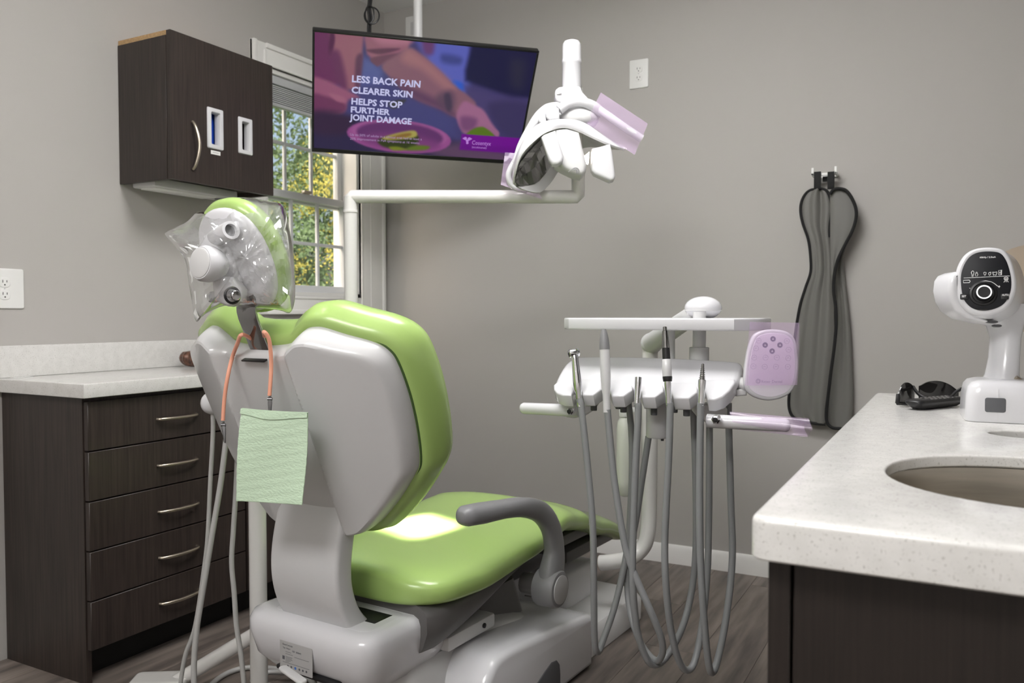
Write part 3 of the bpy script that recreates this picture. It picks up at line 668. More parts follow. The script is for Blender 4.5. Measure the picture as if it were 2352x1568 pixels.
# ================================================================== dental chair
CA = math.radians(4); LAT = Vector((math.cos(CA), -math.sin(CA), 0)); AX = Vector((math.sin(CA), math.cos(CA), 0))
CO = Vector((-1.385, 1.60, 0)); FC = Fr(CO, LAT, AX, (0, 0, 1))           # chair frame: u right, v towards the feet, z up
chair = thing('dental_chair', 'lime green and white dental chair standing in the middle of the room', 'dental chair', CO+AX*.45)
PH = math.radians(24); UPV = AX*-math.sin(PH)+Vector((0, 0, math.cos(PH))); NB = LAT.cross(UPV)     # NB points to the rear, towards the camera
FB = Fr(CO+Vector((0, 0, .60)), LAT, UPV, NB)
half = [(.0, -.003), (.09, -.004), (.14, -.001), (.172, .014), (.235, .072), (.288, .135), (.308, .17), (.322, .25), (.328, .34), (.324, .42), (.312, .455), (.285, .479), (.235, .503), (.19, .524), (.165, .528), (.145, .525), (.12, .510), (.095, .494), (.05, .488)]
oh = half+[(0, .487)]+[(-a_, b_) for a_, b_ in half[:0:-1]]
OUT = [(v.x, v.y) for v in catmull([(a_, b_, 0) for a_, b_ in oh], 5, True)]; OUT = ccw(OUT)
cen = (0, .25)
def wrap(s, t): return -.055*(abs(s)/.32)**2.2
def edge_scale(P, k): return [(cen[0]+(x_-cen[0])*k, cen[1]+(y_-cen[1])*k) for x_, y_ in P]
def sm(x_): x_ = min(max(x_, 0), 1); return x_*x_*(3-2*x_)
def shell_h(s, t):
    ch = .083+.02*t; wing = sm((abs(s)-ch)/.035); top = 1-sm((t-.478)/.03)
    return wing*(.042-.03*max(0, (abs(s)-.12)/.2))*1.0+.012*(1-wing)*top-.004*(1-top)*(1-wing)
def ringat(P, depth, hk): return [FB(x_, y_, wrap(x_, y_)+depth+hk*shell_h(x_, y_)) for x_, y_ in P]
R = [ringat(OUT, -.012, 0), ringat(OUT, .004, .0)]
for i in range(1, 7):
    a_ = math.pi/2*i/6; R.append(ringat(inset(OUT, .02*(1-math.cos(a_))), .004+.024*math.sin(a_), sm(i/6)*1.0))
base_in = inset(OUT, .02)
for i in range(1, 30): R.append(ringat(edge_scale(base_in, 1-i/30), .028, 1.0))
R.append(ringat(edge_scale(base_in, .005), .028, 1.0))
obj('back_shell', loft(R), M['lightgrey'], chair, 26, label='glossy light grey moulded back shell')
GO = inset(OUT, -.024); R = []
for i, (ins, dep) in enumerate([(.05, -.002), (.02, .006), (.006, .003), (0, -.012), (-.010, -.030), (-.012, -.052), (-.004, -.078), (.014, -.097), (.045, -.108)]):
    R.append([FB(x_, y_, wrap(x_, y_)*1.15+dep) for x_, y_ in inset(GO, ins)])
gi = inset(GO, .045)
for i in range(1, 12): R.append([FB(x_, y_, wrap(x_, y_)*1.15-.108-.006*sm(i/11)) for x_, y_ in edge_scale(gi, 1-i/12)])
obj('back_cushion', loft(R), M['green'], chair, 70, label='lime green vinyl backrest cushion')
pp = [FB(x_, y_, wrap(x_, y_)-.004) for x_, y_ in inset(OUT, -.003)]
obj('piping', tube(pp, .003, 6, 0, True), M['stitch'], chair)
# seat cushion: rings along the chair
def seat_ring(v):
    # half width, top z, thickness
    K = [(.06, .262, .468, .085), (.30, .285, .466, .09), (.55, .285, .488, .09), (.78, .265, .512, .085), (.95, .225, .468, .08), (1.20, .19, .385, .075), (1.50, .165, .285, .065)]
    for a_, b_ in zip(K, K[1:]):
        if a_[0] <= v <= b_[0]:
            t = (v-a_[0])/(b_[0]-a_[0]); t2 = sm(t)*.5+t*.5; return [a_[i]+(b_[i]-a_[i])*t2 for i in (1, 2, 3)]
    return K[0][1:] if v < .06 else K[-1][1:]
R = []; v0, v1 = .075, 1.50
vs = [v0+.11*(1-math.cos(math.pi/2*i/7)) for i in range(7)]+list(np.linspace(v0+.11, v1-.10, 28))+[v1-.10+.10*math.sin(math.pi/2*i/7) for i in range(1, 8)]
for v in vs:
    w, zt, th = seat_ring(v)
    if v < v0+.11: kk = (v0+.11-v)/.11; c_ = math.sqrt(max(0, 1-kk**2)); w = w-.11*(1-c_); thk = .55+.45*c_**.6
    elif v > v1-.10: kk = (v-(v1-.10))/.10; c_ = math.sqrt(max(0, 1-kk**2)); w = w-.09*(1-c_); thk = .35+.65*c_**.6
    else: thk = 1
    ring = []
    for x_, y_ in ell(1, 1, 44, e=3.6):
        crown = .012*(1-(abs(x_))**2)*(1 if y_ > 0 else 0)
        ring.append(FC(w*x_, v, zt-th/2+y_*th/2*thk+crown*thk-.010))
    R.append(ring)
obj('seat_cushion', loft(R), M['green'], chair, 70, label='lime green vinyl seat and leg rest')
# clear protector over the foot end of the leg rest
R2 = [[FC(0, v0, 0)+(p_-FC(0, v0, 0)) for p_ in r_] for r_ in R[-17:]]
R2 = [[p_+(p_-sum(r_, Vector())/len(r_)).normalized()*.0025 for p_ in r_] for r_ in R2]
fp = thing('foot_sleeve', 'clear plastic protector over the foot end of the green leg rest', 'plastic cover', CO+AX*1.35)
obj('sleeve', loft(R2, False, True), M['footfilm'], fp, 60)
# grey seat base skirt
R = []
for v in np.linspace(.10, .80, 16):
    t = (v-.10)/.70; w, zt, th = seat_ring(v); w = min(w, .268)*(.93 if 0 < t < 1 else .88)
    zt2 = zt-th+.012; zb = .245+.16*sm(t*.9)+.05*t
    c0_ = .8 if t == 0 else 1
    ring = [FC(x_*w*(1-.10*max(0, -y_)), v, (zt2+zb)/2+y_*(zt2-zb)/2) for x_, y_ in ell(1, 1, 36, e=5)]
    R.append(ring)
obj('seat_base', loft(R), M['darkgrey'], chair, 45, label='dark grey plastic seat base')
obj('leg_rest_frame', [box(-.17, .17, .80, 1.15, .33, .37, .012, F=FC), box(-.14, .14, 1.0, 1.38, .245, .29, .012, F=Fr(FC(0, 0, .0), LAT, AX, (0, 0, 1)))], M['darkgrey'], chair)
obj('actuator', [box(-.05, .12, .62, 1.0, .27, .33, .008, F=FC), tube([FC(.05, .9, .30), FC(.05, 1.2, .26)], .018, 10)], M['black'], chair)
# support arm between backrest and hinge housing
prof = [(.0, .655), (-.022, .58), (-.034, .51), (-.030, .45), (-.008, .395), (.035, .345)]
PC = catmull([(a_, b_, 0) for a_, b_ in prof], 6); rings = []
for i, c_ in enumerate(PC):
    tg = (PC[min(i+1, len(PC)-1)]-PC[max(i-1, 0)]).normalized(); nn = Vector((-tg.y, tg.x)); ring = []
    wv = .113+.004*i/len(PC)
    for x_, y_ in rrect(2*wv, .058, .012, 4): ring.append(FC(x_, c_.x+nn.x*(y_-.03), c_.y+nn.y*(y_-.03)))
    rings.append(ring)
obj('support_arm', loft(rings), M['lightgrey'], chair, 40, label='curved white support arm')
# hinge housing
def housing():
    rings = []
    for (zz, w0, w1, a0, a1, r_) in [(.205, -.155, .17, -.03, .20, .05), (.215, -.18, .185, -.055, .22, .055), (.25, -.208, .205, -.085, .26, .06), (.31, -.222, .212, -.098, .28, .06), (.335, -.222, .212, -.095, .28, .055), (.352, -.215, .206, -.085, .275, .05), (.360, -.198, .19, -.065, .262, .04)]:
        rings.append([FC(x_, y_, zz) for x_, y_ in rrect(w1-w0, a1-a0, r_, 6, (w0+w1)/2, (a0+a1)/2)])
    return loft(rings)
obj('hinge_housing', housing(), M['white'], chair, 50, label='rounded white hinge housing')
obj('slot_shade', box(-.125, .15, .0, .07, .352, .3615, .003, F=FC), M['black'], chair)  # black plate standing for the shade inside the arm slot
obj('housing_slot', box(-.10, .11, -.088, -.04, .226, .238, .004, F=FC), M['black'], chair)  # black box painting the dark of the gap below the plate
obj('slot_rim', slab(rrect(.33, .155, .03, 5, .012, .02), .350, .3608, FC, .006), M['white'], chair)
FLb = look(FC(-.018, -.0965, .274), -AX); 
plate = obj('rating_plate', slab(rrect(.112, .074, .002, 2), 0, .0012, FLb, .0003, bev0=0), M['label'], chair, label='silver rating plate')
for i, (s_, x_, y_, hgt) in enumerate([('RitterConcept', -.046, .024, .006), ('Type  Elegant', -.045, .016, .0048), ('REF  808602', -.012, .012, .0060)]):
    text('plate_text', s_, hgt, Fr(FLb(x_, y_, .0013), FLb.x, FLb.y, FLb.z), M['print'], plate)
obj('plate_print', [box(x_, x_+w_, y_, y_+.0014, .0012, .00145, F=FLb) for x_, y_, w_ in ((-.036, .008, .02), (-.036, .003, .026), (-.005, .0, .05), (-.036, -.004, .024), (-.036, -.007, .022), (-.036, -.010, .024), (-.036, -.013, .018), (-.036, -.016, .012), (-.046, -.019, .092))], M['grey'], plate)
obj('plate_symbol', [slab(ell(.003, .003, 10, x_, -.026), .0012, .0014, FLb) for x_ in (-.028, -.016, .012, .024, .036)]+[box(-.047, -.039, -.012, -.003, .0012, .0014, F=FLb)], M['print'], plate)
obj('plate_mark', slab(ell(.0035, .0035, 12, -.002, -.026), .0012, .0014, FLb), mat('blue_print', srgb(60, 110, 190), .5), plate)
obj('hinge_bracket', box(.16, .225, .2, .42, .235, .275, .008, F=FC), M['white2'], chair)
obj('bracket_bolt', lathe([(.007, 0), (.007, .004), (.003, .005)], look(FC(.226, .36, .257), LAT), 10), M['black'], chair)
# lifting column, floor base with raised side block
def blockrings(L): return loft([[FC(x_, y_, zz) for x_, y_ in rrect(w1-w0, a1-a0, r_, 6, (w0+w1)/2, (a0+a1)/2)] for (zz, w0, w1, a0, a1, r_) in L])
obj('lift_bellows', blockrings([(.14, -.13, .16, .2, .72, .04), (.30, -.12, .15, .15, .66, .04)]), M['darkgrey'], chair, 40)
obj('lift_column', blockrings([(.05, -.16, .215, .10, .9, .05), (.14, -.16, .21, .08, .82, .05), (.20, -.15, .2, .05, .62, .05), (.228, -.14, .19, .06, .5, .05)]), M['white2'], chair, 50)
obj('floor_base', blockrings([(.002, -.26, .30, .15, 1.35, .10), (.07, -.26, .30, .15, 1.35, .10), (.09, -.245, .285, .17, 1.33, .09)]), M['white2'], chair, 50)
# side block: rounded rectangle seen from the right, swept across
sb = [(.20, .004), (.185, .06), (.20, .14), (.235, .195), (.29, .222), (.42, .215), (.60, .195), (.80, .172), (.815, .004)]
sbo = [(v.x, v.y) for v in catmull([(a_, b_, 0) for a_, b_ in sb[:-1]], 4)]+[(.815, .165), (.815, .004)]
FS = Fr(FC(0, 0, 0), AX, (0, 0, 1), LAT)
obj('base_cover', slab(sbo, .03, .335, FS, .02, bev0=.01), M['white'], chair, 40, label='rounded white cover of the floor base')
obj('foot_recess', slab([(.36, .002), (.37, .025), (.41, .06), (.50, .098), (.545, .112), (.575, .108), (.592, .09), (.597, .06), (.597, .002)], .32, .3375, FS, .004), M['rubbergrey'], chair, 30)
obj('cover_vent', box(.29, .30, .77, .80, .105, .125, .002, F=FC), M['nickel'], chair)
obj('front_base', blockrings([(.002, -.2, .14, .98, 1.25, .04), (.19, -.2, .14, .98, 1.25, .04), (.205, -.185, .125, .995, 1.235, .03)]), M['white'], chair, 50)
# pump cable under the seat
obj('under_cable', tube([FC(.2, .62, .26), FC(.23, .7, .235), FC(.22, .8, .25), FC(.15, .85, .28)], .0022, 6, 6), M['darkgrey'], chair)
# foot bar and lever
fa, fb_ = at(575, 1462, Z=.17), at(420, 1556, Z=.055)
obj('foot_bar', tube([fa+(fa-fb_)*.25, fa, fb_, fb_+(fb_-fa)*.1], .021, 16), M['enamel'], chair, label='white foot control bar')
pa = at(405, 1562, Z=.05); d_ = (fb_-fa).normalized(); d_ = Vector((d_.x, d_.y, 0)).normalized(); FP_ = Fr(Vector((pa.x, pa.y, .02)), d_, Vector((-d_.y, d_.x, 0)), (0, 0, 1))
obj('foot_plate', slab(rrect(.16, .09, .02, 5, .045, 0), .0, .042, FP_, .008), M['enamel'], chair)
obj('foot_lever', slab(rrect(.11, .022, .009, 5, 0, .0), -.004, .004, Fr(at(672, 1549, d=1.90), (LAT*.96-AX*.28).normalized(), (AX*.96+LAT*.28).normalized(), (0, 0, 1)), .003), M['white2'], chair, label='white release lever')
# armrests
def armrest(side, off):
    t = []
    path = [(.155, .312), (.165, .36), (.178, .42), (.155, .49), (.095, .545), (.0, .577), (-.10, .592), (-.20, .602), (-.262, .608), (-.285, .609)]
    ww = [.030, .030, .024, .022, .022, .025, .030, .032, .028, .012]; tt = [.052, .046, .036, .034, .031, .027, .024, .026, .025, .012]
    P = catmull([(a_+.40, b_+.012, 0) for a_, b_ in path], 5); n = len(P); rings = []
    for i, c_ in enumerate(P):
        k_ = i/(n-1)*(len(ww)-1); j = min(int(k_), len(ww)-2); f_ = k_-j; w = ww[j]+(ww[j+1]-ww[j])*f_; h = tt[j]+(tt[j+1]-tt[j])*f_
        tg = (P[min(i+1, n-1)]-P[max(i-1, 0)]).normalized(); nn = Vector((tg.y, -tg.x))
        rings.append([FC(side*off+x_*w, c_.x+nn.x*y_*h, c_.y+nn.y*y_*h) for x_, y_ in ell(1, 1, 24, e=2.6)])
    a = obj('armrest', loft(rings), M['grey'], chair, 60, label='grey curved armrest')
    Fh = look(FC(side*off, .555, .325), LAT*side)
    obj('pivot_hub', lathe([(.052, -.034), (.055, -.028), (.055, .026), (.050, .033), (.044, .0345)], Fh, 28), M['grey'], a)
    obj('pivot_cap', lathe([(.041, .034), (.041, .037), (.037, .0385)], Fh, 28), M['label'], a, label='light grey pivot cap')
    obj('pivot_shaft', lathe([(.030, -(off-.235)), (.030, -.03)], Fh, 20), M['darkgrey'], a)
armrest(1, .325); armrest(-1, .425)
# head rest bracket: flat bent steel strap
s0 = at(588, 798, X=CO.x-.018); 
HB = [FB(.0, .468, .018), FB(.0, .56, .02), FB(.0, .575, .018), FB(.0, .66, -.012), FB(.0, .72, -.02)]
def strap(pts, w, th):
    rings = []
    for i, p_ in enumerate(pts):
        tg = (pts[min(i+1, len(pts)-1)]-pts[max(i-1, 0)]).normalized(); nn = LAT.cross(tg).normalized()
        rings.append([p_+LAT*x_+nn*y_ for x_, y_ in rrect(w, th, .002, 2)])
    return loft(rings)
obj('headrest_strap', strap(HB, .062, .007), M['steel'], chair, 25, label='polished steel headrest strap')
obj('strap_slot', box(-.038, .038, -.008, .008, -.002, .002, .001, F=Fr(FB(.0, .468, .042), LAT, NB, UPV)), M['black'], chair)
# head rest
hc = at(558, 592, X=CO.x-.02)
HN = (NB*1.0+LAT*.10+Vector((0, 0, -.02))).normalized(); FH0 = look(hc, HN, UPV)
FH = Fr(FH0.o, FH0.x, FH0.y, FH0.z)
def discrings(a_, b_, prof_, e=2.25): return loft([[FH(x_, y_, d_) for x_, y_ in ell(a_-i_, b_-i_, 48, e=e)] for i_, d_ in prof_])
obj('headrest_cushion', discrings(.104, .135, [(.10, -.058), (.06, -.056), (.03, -.050), (.012, -.040), (.002, -.022), (0, -.008), (.004, .006), (.016, .014), (.04, .016)]), M['green'], chair, 70, label='lime green headrest cushion')
obj('headrest_shell', discrings(.094, .121, [(0, .008), (0, .018), (.004, .026), (.014, .033), (.035, .037), (.09, .038)]), M['white'], chair, 50, label='white oval headrest back')
HD = (hc-_c).dot(_f)
ja = at(531, 528, d=HD-.105); jd = (_r*.68-_f*.70+_u*.15).normalized()
jt = obj('joint_tube', lathe([(.012, -.088), (.019, -.084), (.0205, -.07), (.0205, -.006), (.0195, .0), (.0135, .0), (.0125, -.03), (.0, -.03)], look(ja, jd), 24, False), M['white'], chair, label='white joint tube with open end')
obj('joint_bore', lathe([(.0132, -.012), (.0132, -.010)], look(ja, jd), 16), M['grey'], jt)
obj('joint_body', [block([(462, 540), (498, 526), (538, 545), (536, 585), (540, 615), (548, 645), (520, 652), (488, 640), (468, 600)], HD-.05, .055, .014, 4), block([(484, 642), (505, 632), (532, 634), (552, 662), (550, 692), (520, 703), (490, 690)], HD-.075, .06, .012, 4),
                   block([(455, 560), (470, 535), (500, 528), (515, 560), (505, 620), (480, 640), (462, 610)], HD-.07, .05, .016, 4)], M['white'], chair, 40)
Fk = look(at(464, 604, d=HD-.115), (-_f*.84-_r*.52+_u*.05))
jk = obj('joint_knob', lathe([(.024, -.05), (.034, -.035), (.0385, -.02), (.0385, -.002), (.034, .005), (.0, .0055)], Fk, 32), M['white'], chair, label='white round locking knob')
obj('knob_face', lathe([(.0315, .0045), (.0315, .0065), (.028, .0085), (.0, .009)], Fk, 32), M['white2'], jk)
bq_ = at(541, 678, d=HD-.085); bd_ = (_r*.7-_f*.7)
obj('pivot_bolt', [lathe([(.011, -.06), (.011, .004), (.009, .006), (.0, .0065)], look(bq_, bd_), 20), lathe([(.013, -.11), (.013, -.100)], look(bq_, bd_), 16)], M['chrome'], chair, 30, label='chrome pivot bolt')
Fr_ = look(bq_-bd_*.006-_r*.004, bd_); obj('pivot_ring', tube([Fr_(.0165*math.cos(t), .0165*math.sin(t), 0) for t in np.linspace(0, 6.283, 20, endpoint=False)], .003, 6, 0, True), M['black'], chair)
# ================================================================== operatory light on its post
LD = 2.80
pb = at(806, 600, d=LD); px_, py_ = pb.x, pb.y; za = at(806, 452, d=LD).z; ae = at(1328, 452, d=LD)
lamp = thing('dental_light', 'white dental light with mirror reflector on a long horizontal arm and post', 'dental light', (px_, py_, 0))
obj('post', tube([(px_, py_, .002), (px_, py_, za)], .0225, 20), M['enamel'], lamp)
obj('post_collar', lathe([(.0245, za-.055), (.0255, za-.05), (.0245, za-.045)], Fr((px_, py_, 0), (1, 0, 0), (0, 1, 0), (0, 0, 1)), 24), M['enamel'], lamp)
obj('post_base', lathe([(.10, .002), (.10, .02), (.05, .035), (.03, .05)], Fr((px_, py_, 0), (1, 0, 0), (0, 1, 0), (0, 0, 1)), 24), M['enamel'], lamp)
dv = (Vector((ae.x, ae.y, za))-Vector((px_, py_, za))).normalized()
arm = [Vector((px_, py_, za-.025)), Vector((px_, py_, za-.006)), Vector((px_, py_, za))+dv*.006, Vector((px_, py_, za))+dv*.03, Vector((ae.x, ae.y, za))-dv*.03, Vector((ae.x, ae.y, za))-dv*.008, Vector((ae.x, ae.y, za+.008)), Vector((ae.x, ae.y, za+.03))]
obj('arm', tube(arm, .0225, 20), M['enamel'], lamp, 50)
zt = at(1340, 205, d=LD).z
obj('riser', [tube([(ae.x, ae.y, za+.02), (ae.x, ae.y, za+.09)], .0228, 20), tube([(ae.x, ae.y, za+.085), (ae.x, ae.y, zt)], .015, 16)], M['enamel'], lamp)
cp = at(1313, 205, d=2.75); Fz = Fr((cp.x, cp.y, 0), (1, 0, 0), (0, 1, 0), (0, 0, 1)); zy = lambda y_: at(1313, y_, d=2.75).z
obj('pivot_cylinder', lathe([(.030, zy(212)), (.0315, zy(200)), (.0315, zy(148)), (.0325, zy(147)), (.033, zy(143)), (.0325, zy(139)), (.0315, zy(137)), (.031, zy(110)), (.030, zy(103)), (.025, zy(97)), (.014, zy(94)), (.002, zy(93.4))], Fz, 28), M['white'], lamp, 40)
obj('cylinder_clip', block([(1329, 192), (1335, 190), (1337, 205), (1336, 216), (1330, 214)], 2.765, .02, .002), M['grey'], lamp)
obj('pivot_collar', block([(1275, 210), (1280, 202), (1290, 198), (1330, 197), (1338, 210), (1352, 226), (1356, 238), (1330, 236), (1300, 238), (1278, 230)], 2.72, .085, .008, smooth=3), M['white'], lamp, 45)
obj('collar_mark', block([(1278, 214), (1284, 212), (1291, 213), (1286, 216), (1279, 217)], 2.715, .003, .0005), M['label'], lamp)
A0 = [(1177, 419, 2.66), (1181, 395, 2.63), (1189, 366, 2.61), (1201, 345, 2.60), (1220, 325, 2.60), (1246, 304, 2.61), (1276, 292, 2.62), (1300, 290, 2.63), (1325, 296, 2.64), (1350, 308, 2.65), (1378, 321, 2.66), (1406, 333, 2.68), (1434, 342, 2.70)]
B0 = [(1178, 421, 2.67), (1190, 432, 2.69), (1212, 440, 2.71), (1238, 443, 2.74), (1258, 426, 2.78), (1274, 404, 2.82), (1294, 374, 2.85), (1318, 352, 2.87), (1342, 340, 2.87), (1368, 338, 2.86), (1394, 341, 2.83), (1416, 343, 2.77), (1435, 344, 2.71)]
Ap, Bp = catmull(path(A0), 4), catmull(path(B0), 4); BUL = (_f*.75+_u*.75)*.085
def dish(s, t, off=0):
    a_, b_ = lerp(Ap, s), lerp(Bp, s); k_ = 4*t*(1-t)
    amp = (math.sin(math.pi*min(max(s, 0), 1))**.7)
    p_ = a_*(1-t)+b_*t+BUL*k_*amp
    return p_-(_f*.6+_u*.8)*off
obj('reflector_shell', sheet(lambda s, t: dish(s, t), 48, 14, .006), M['white2'], lamp, 60, label='white arched reflector shell')
TOP0 = [(1178, 378, 2.66), (1184, 360, 2.645), (1194, 336, 2.63), (1211, 308, 2.63), (1234, 286, 2.635), (1262, 276, 2.645), (1296, 273, 2.655), (1326, 276, 2.665), (1351, 286, 2.675), (1374, 302, 2.68), (1396, 317, 2.69), (1418, 331, 2.70), (1435, 341, 2.705)]
Tp = catmull(path(TOP0), 4)
obj('shell_lip', sheet(lambda s, t: lerp(Ap, s)*(1-t)+lerp(Tp, s)*t-_f*.012*math.sin(math.pi*t)*math.sin(math.pi*s), 48, 6, .005), M['white'], lamp, 60)
MV, MF = [], []
ns, ntt = 8, 3
for i in range(ns):
    for j in range(ntt):
        s0_, s1_ = .07+.33*i/ns, .07+.33*(i+1)/ns; t0_, t1_ = .16+.66*j/ntt, .16+.66*(j+1)/ntt
        tilt = ((i*7+j*5) % 5-2)*.0012; o_ = len(MV)
        MV += [dish(s0_, t0_, .024+tilt), dish(s1_, t0_, .024-tilt), dish(s1_, t1_, .024+tilt*.4), dish(s0_, t1_, .024-tilt*.6)]; MF.append([o_, o_+1, o_+2, o_+3])
obj('mirror_facets', (MV, MF), M['steel'], lamp, 0, label='faceted mirror reflector', fix=False)
obj('rear_frame', tube(path([(1181, 374, 2.70), (1194, 338, 2.70), (1214, 302, 2.71), (1236, 270, 2.72), (1258, 252, 2.73), (1284, 246, 2.74)]), [.006, .011, .014, .018, .020, .018], 12, 5), M['white'], lamp)
obj('frame_block', [block([(1256, 253), (1262, 248), (1276, 245), (1284, 248), (1286, 274), (1262, 277), (1254, 268)], 2.665, .06, .006), block([(1238, 264), (1244, 260), (1252, 260), (1256, 280), (1244, 286), (1236, 276)], 2.67, .05, .006)], M['white'], lamp)
obj('yoke', tube(path([(1284, 252, 2.68), (1304, 239, 2.68), (1328, 234, 2.68), (1350, 238, 2.68), (1368, 248, 2.69), (1384, 262, 2.70)]), [.017, .015, .015, .016, .018, .014], 14, 5), M['white'], lamp)
obj('top_cover', ball(at(1325, 275, d=2.735), .075, .06, .042), M['white2'], lamp)
obj('lamp_housing', block([(1276, 296), (1302, 294), (1330, 302), (1338, 335), (1348, 375), (1346, 394), (1336, 403), (1318, 399), (1292, 387), (1275, 376)], 2.62, .10, .016, 4), M['white2'], lamp, 50, label='white lamp housing with circular mark')
obj('housing_cheek', block([(1243, 314), (1250, 308), (1276, 298), (1284, 326), (1295, 358), (1293, 371), (1282, 378), (1268, 378), (1260, 366)], 2.585, .045, .010, 4), M['white'], lamp, 50)
obj('side_bracket', block([(1360, 340), (1378, 336), (1402, 329), (1407, 350), (1414, 402), (1411, 413), (1402, 416), (1365, 399), (1359, 390)], 2.63, .05, .010, 4), M['white'], lamp, 50)
M['bulb'] = mat('lit_bulb', (1, 1, 1, 1), .5, emit=((1, .90, .74, 1), 6.0))
obj('bulb', block([(1337, 362), (1354, 348), (1352, 374), (1346, 371)], 2.66, .03, .002), M['bulb'], lamp, label='lit warm bulb')
obj('housing_mark', [tube(path([(1322+8*math.cos(t_), 393-8*math.sin(t_), 2.6175) for t_ in np.linspace(-.6, 2.3, 10)]), .0012, 5), tube(path([(1321+4.5*math.cos(t_), 394-5*math.sin(t_), 2.6175) for t_ in np.linspace(-.8, 2.4, 8)]), .0012, 5), tube(path([(1305, 395, 2.6175), (1312, 390, 2.6175), (1318, 386, 2.6175)]), .001, 5)], M['grey'], lamp)
hr = path([(1374, 250, 2.69), (1400, 268, 2.68), (1440, 296, 2.68), (1474, 318, 2.69)])
obj('handle', tube(hr, .013, 14, 4), M['white'], lamp, label='white grip handle')
hl = path([(1196, 350, 2.73), (1180, 374, 2.73), (1168, 402, 2.735), (1178, 428, 2.745), (1210, 438, 2.755)])
obj('handle', tube(hl, .010, 14, 4), M['white'], lamp, label='white grip handle')
def film_sheet(name, corners, d, label, bump=None, n=16, wob=.004, gap=.03):
    """two-layer clear film sleeve between four measured corners"""
    c4 = [at(c_[0], c_[1], d=c_[2] if len(c_) > 2 else d) for c_ in corners]; ph_ = rng.uniform(0, 6, 4)
    def f(sgn):
        def g(u, v):
            p_ = c4[0]*(1-u)*(1-v)+c4[1]*u*(1-v)+c4[2]*u*v+c4[3]*(1-u)*v
            w_ = wob*(math.sin(9*u+ph_[0])*math.cos(5*v+ph_[1])+.6*math.sin(16*v+7*u+ph_[2]))*(.4+u*v)
            b_ = gap*math.exp(-((v-.5)/.30)**2) if bump else gap*.3*math.sin(math.pi*v)
            return p_-_f*sgn*b_-_f*w_
        return g
    o = obj(name, [sheet(f(1), n, n), sheet(f(-1), n, n)], M['lilac'], None, 60, fix=False); tag(o, label, 'barrier film', None); return o
film_sheet('barrier_film', [(1380, 212), (1488, 284), (1457, 357), (1346, 282)], 2.685, 'lilac plastic film wrapped over the right handle of the dental light', True, gap=.018)
film_sheet('barrier_film', [(1160, 350), (1196, 352), (1245, 458), (1150, 424)], 2.742, 'lilac plastic film hanging on the left handle of the dental light', False, gap=.03)
# the light's own beam: a small rectangular optic shining down on to the seat
lb = bpy.data.lights.new('dental_light_beam', 'AREA'); lb.shape = 'RECTANGLE'; lb.size = .12; lb.size_y = .17; lb.energy = 1.5; lb.color = (1, .95, .82); lb.spread = math.radians(5)
lbo = bpy.data.objects.new('dental_light_beam', lb); COL.objects.link(lbo); lo = at(1330, 378, d=2.6)-Vector((.0, .0, .10)); lbo.location = lo
tgt = FC(-.06, .43, .47); dirv = (tgt-lo).normalized(); lbo.rotation_euler = (dirv.to_track_quat('-Z', 'Y') @ Matrix.Rotation(math.radians(112), 3, 'Z').to_quaternion()).to_euler()

# ================================================================== sleeve over the headrest, bib strap, bib
sleeve = thing('headrest_sleeve', 'crinkled clear plastic sleeve over the headrest of the green chair', 'plastic cover', hc)
so = [(430, 508), (452, 488), (482, 485), (505, 466), (530, 455), (560, 453), (600, 458), (640, 466), (654, 480), (664, 520), (674, 580), (678, 640), (677, 690), (666, 718), (640, 712), (600, 708), (560, 706), (515, 702), (470, 722), (450, 738), (440, 690), (432, 640), (424, 595), (398, 560), (379, 537), (400, 524)]
dm = (hc-_c).dot(_f)
SPp = catmull([(a_, b_, 0) for a_, b_ in so], 4, True); N_ = len(SPp)
WK = [(rng.uniform(.02, .09)*math.cos(a_), rng.uniform(.02, .09)*math.sin(a_), rng.uniform(0, 6)) for a_ in rng.uniform(0, 3.14, 9)]
def wr(x_, y_): return sum((1-abs(math.sin(a_*x_+b_*y_+c_+.6*math.sin(.03*x_+.02*y_+i_))))**2*1.2-.4 for i_, (a_, b_, c_) in enumerate(WK))*.55
rings = []
for i in range(21):
    k_ = 1-i/20.5; row_ = []
    for j, v in enumerate(SPp):
        x_, y_ = 562+(v.x-562)*k_, 592+(v.y-592)*k_; dome = math.sqrt(max(0, 1-k_**2.6))
        row_.append(at(x_, y_, d=dm-.115*dome-.009*wr(x_, y_)))
    rings.append(row_)
front = loft(rings, False, True)
rings = []
for i in range(13):
    k_ = 1-i/12.5
    rings.append([at(562+(v.x-562)*k_, 592+(v.y-592)*k_, d=dm+.085*math.sqrt(max(0, 1-k_**2.6))+.004*wr(v.x*k_, v.y)) for v in SPp])
obj('front_sheet', front, M['clear'], sleeve, 24, fix=False); obj('back_sheet', loft(rings, False, True), M['clear'], sleeve, 24, fix=False)

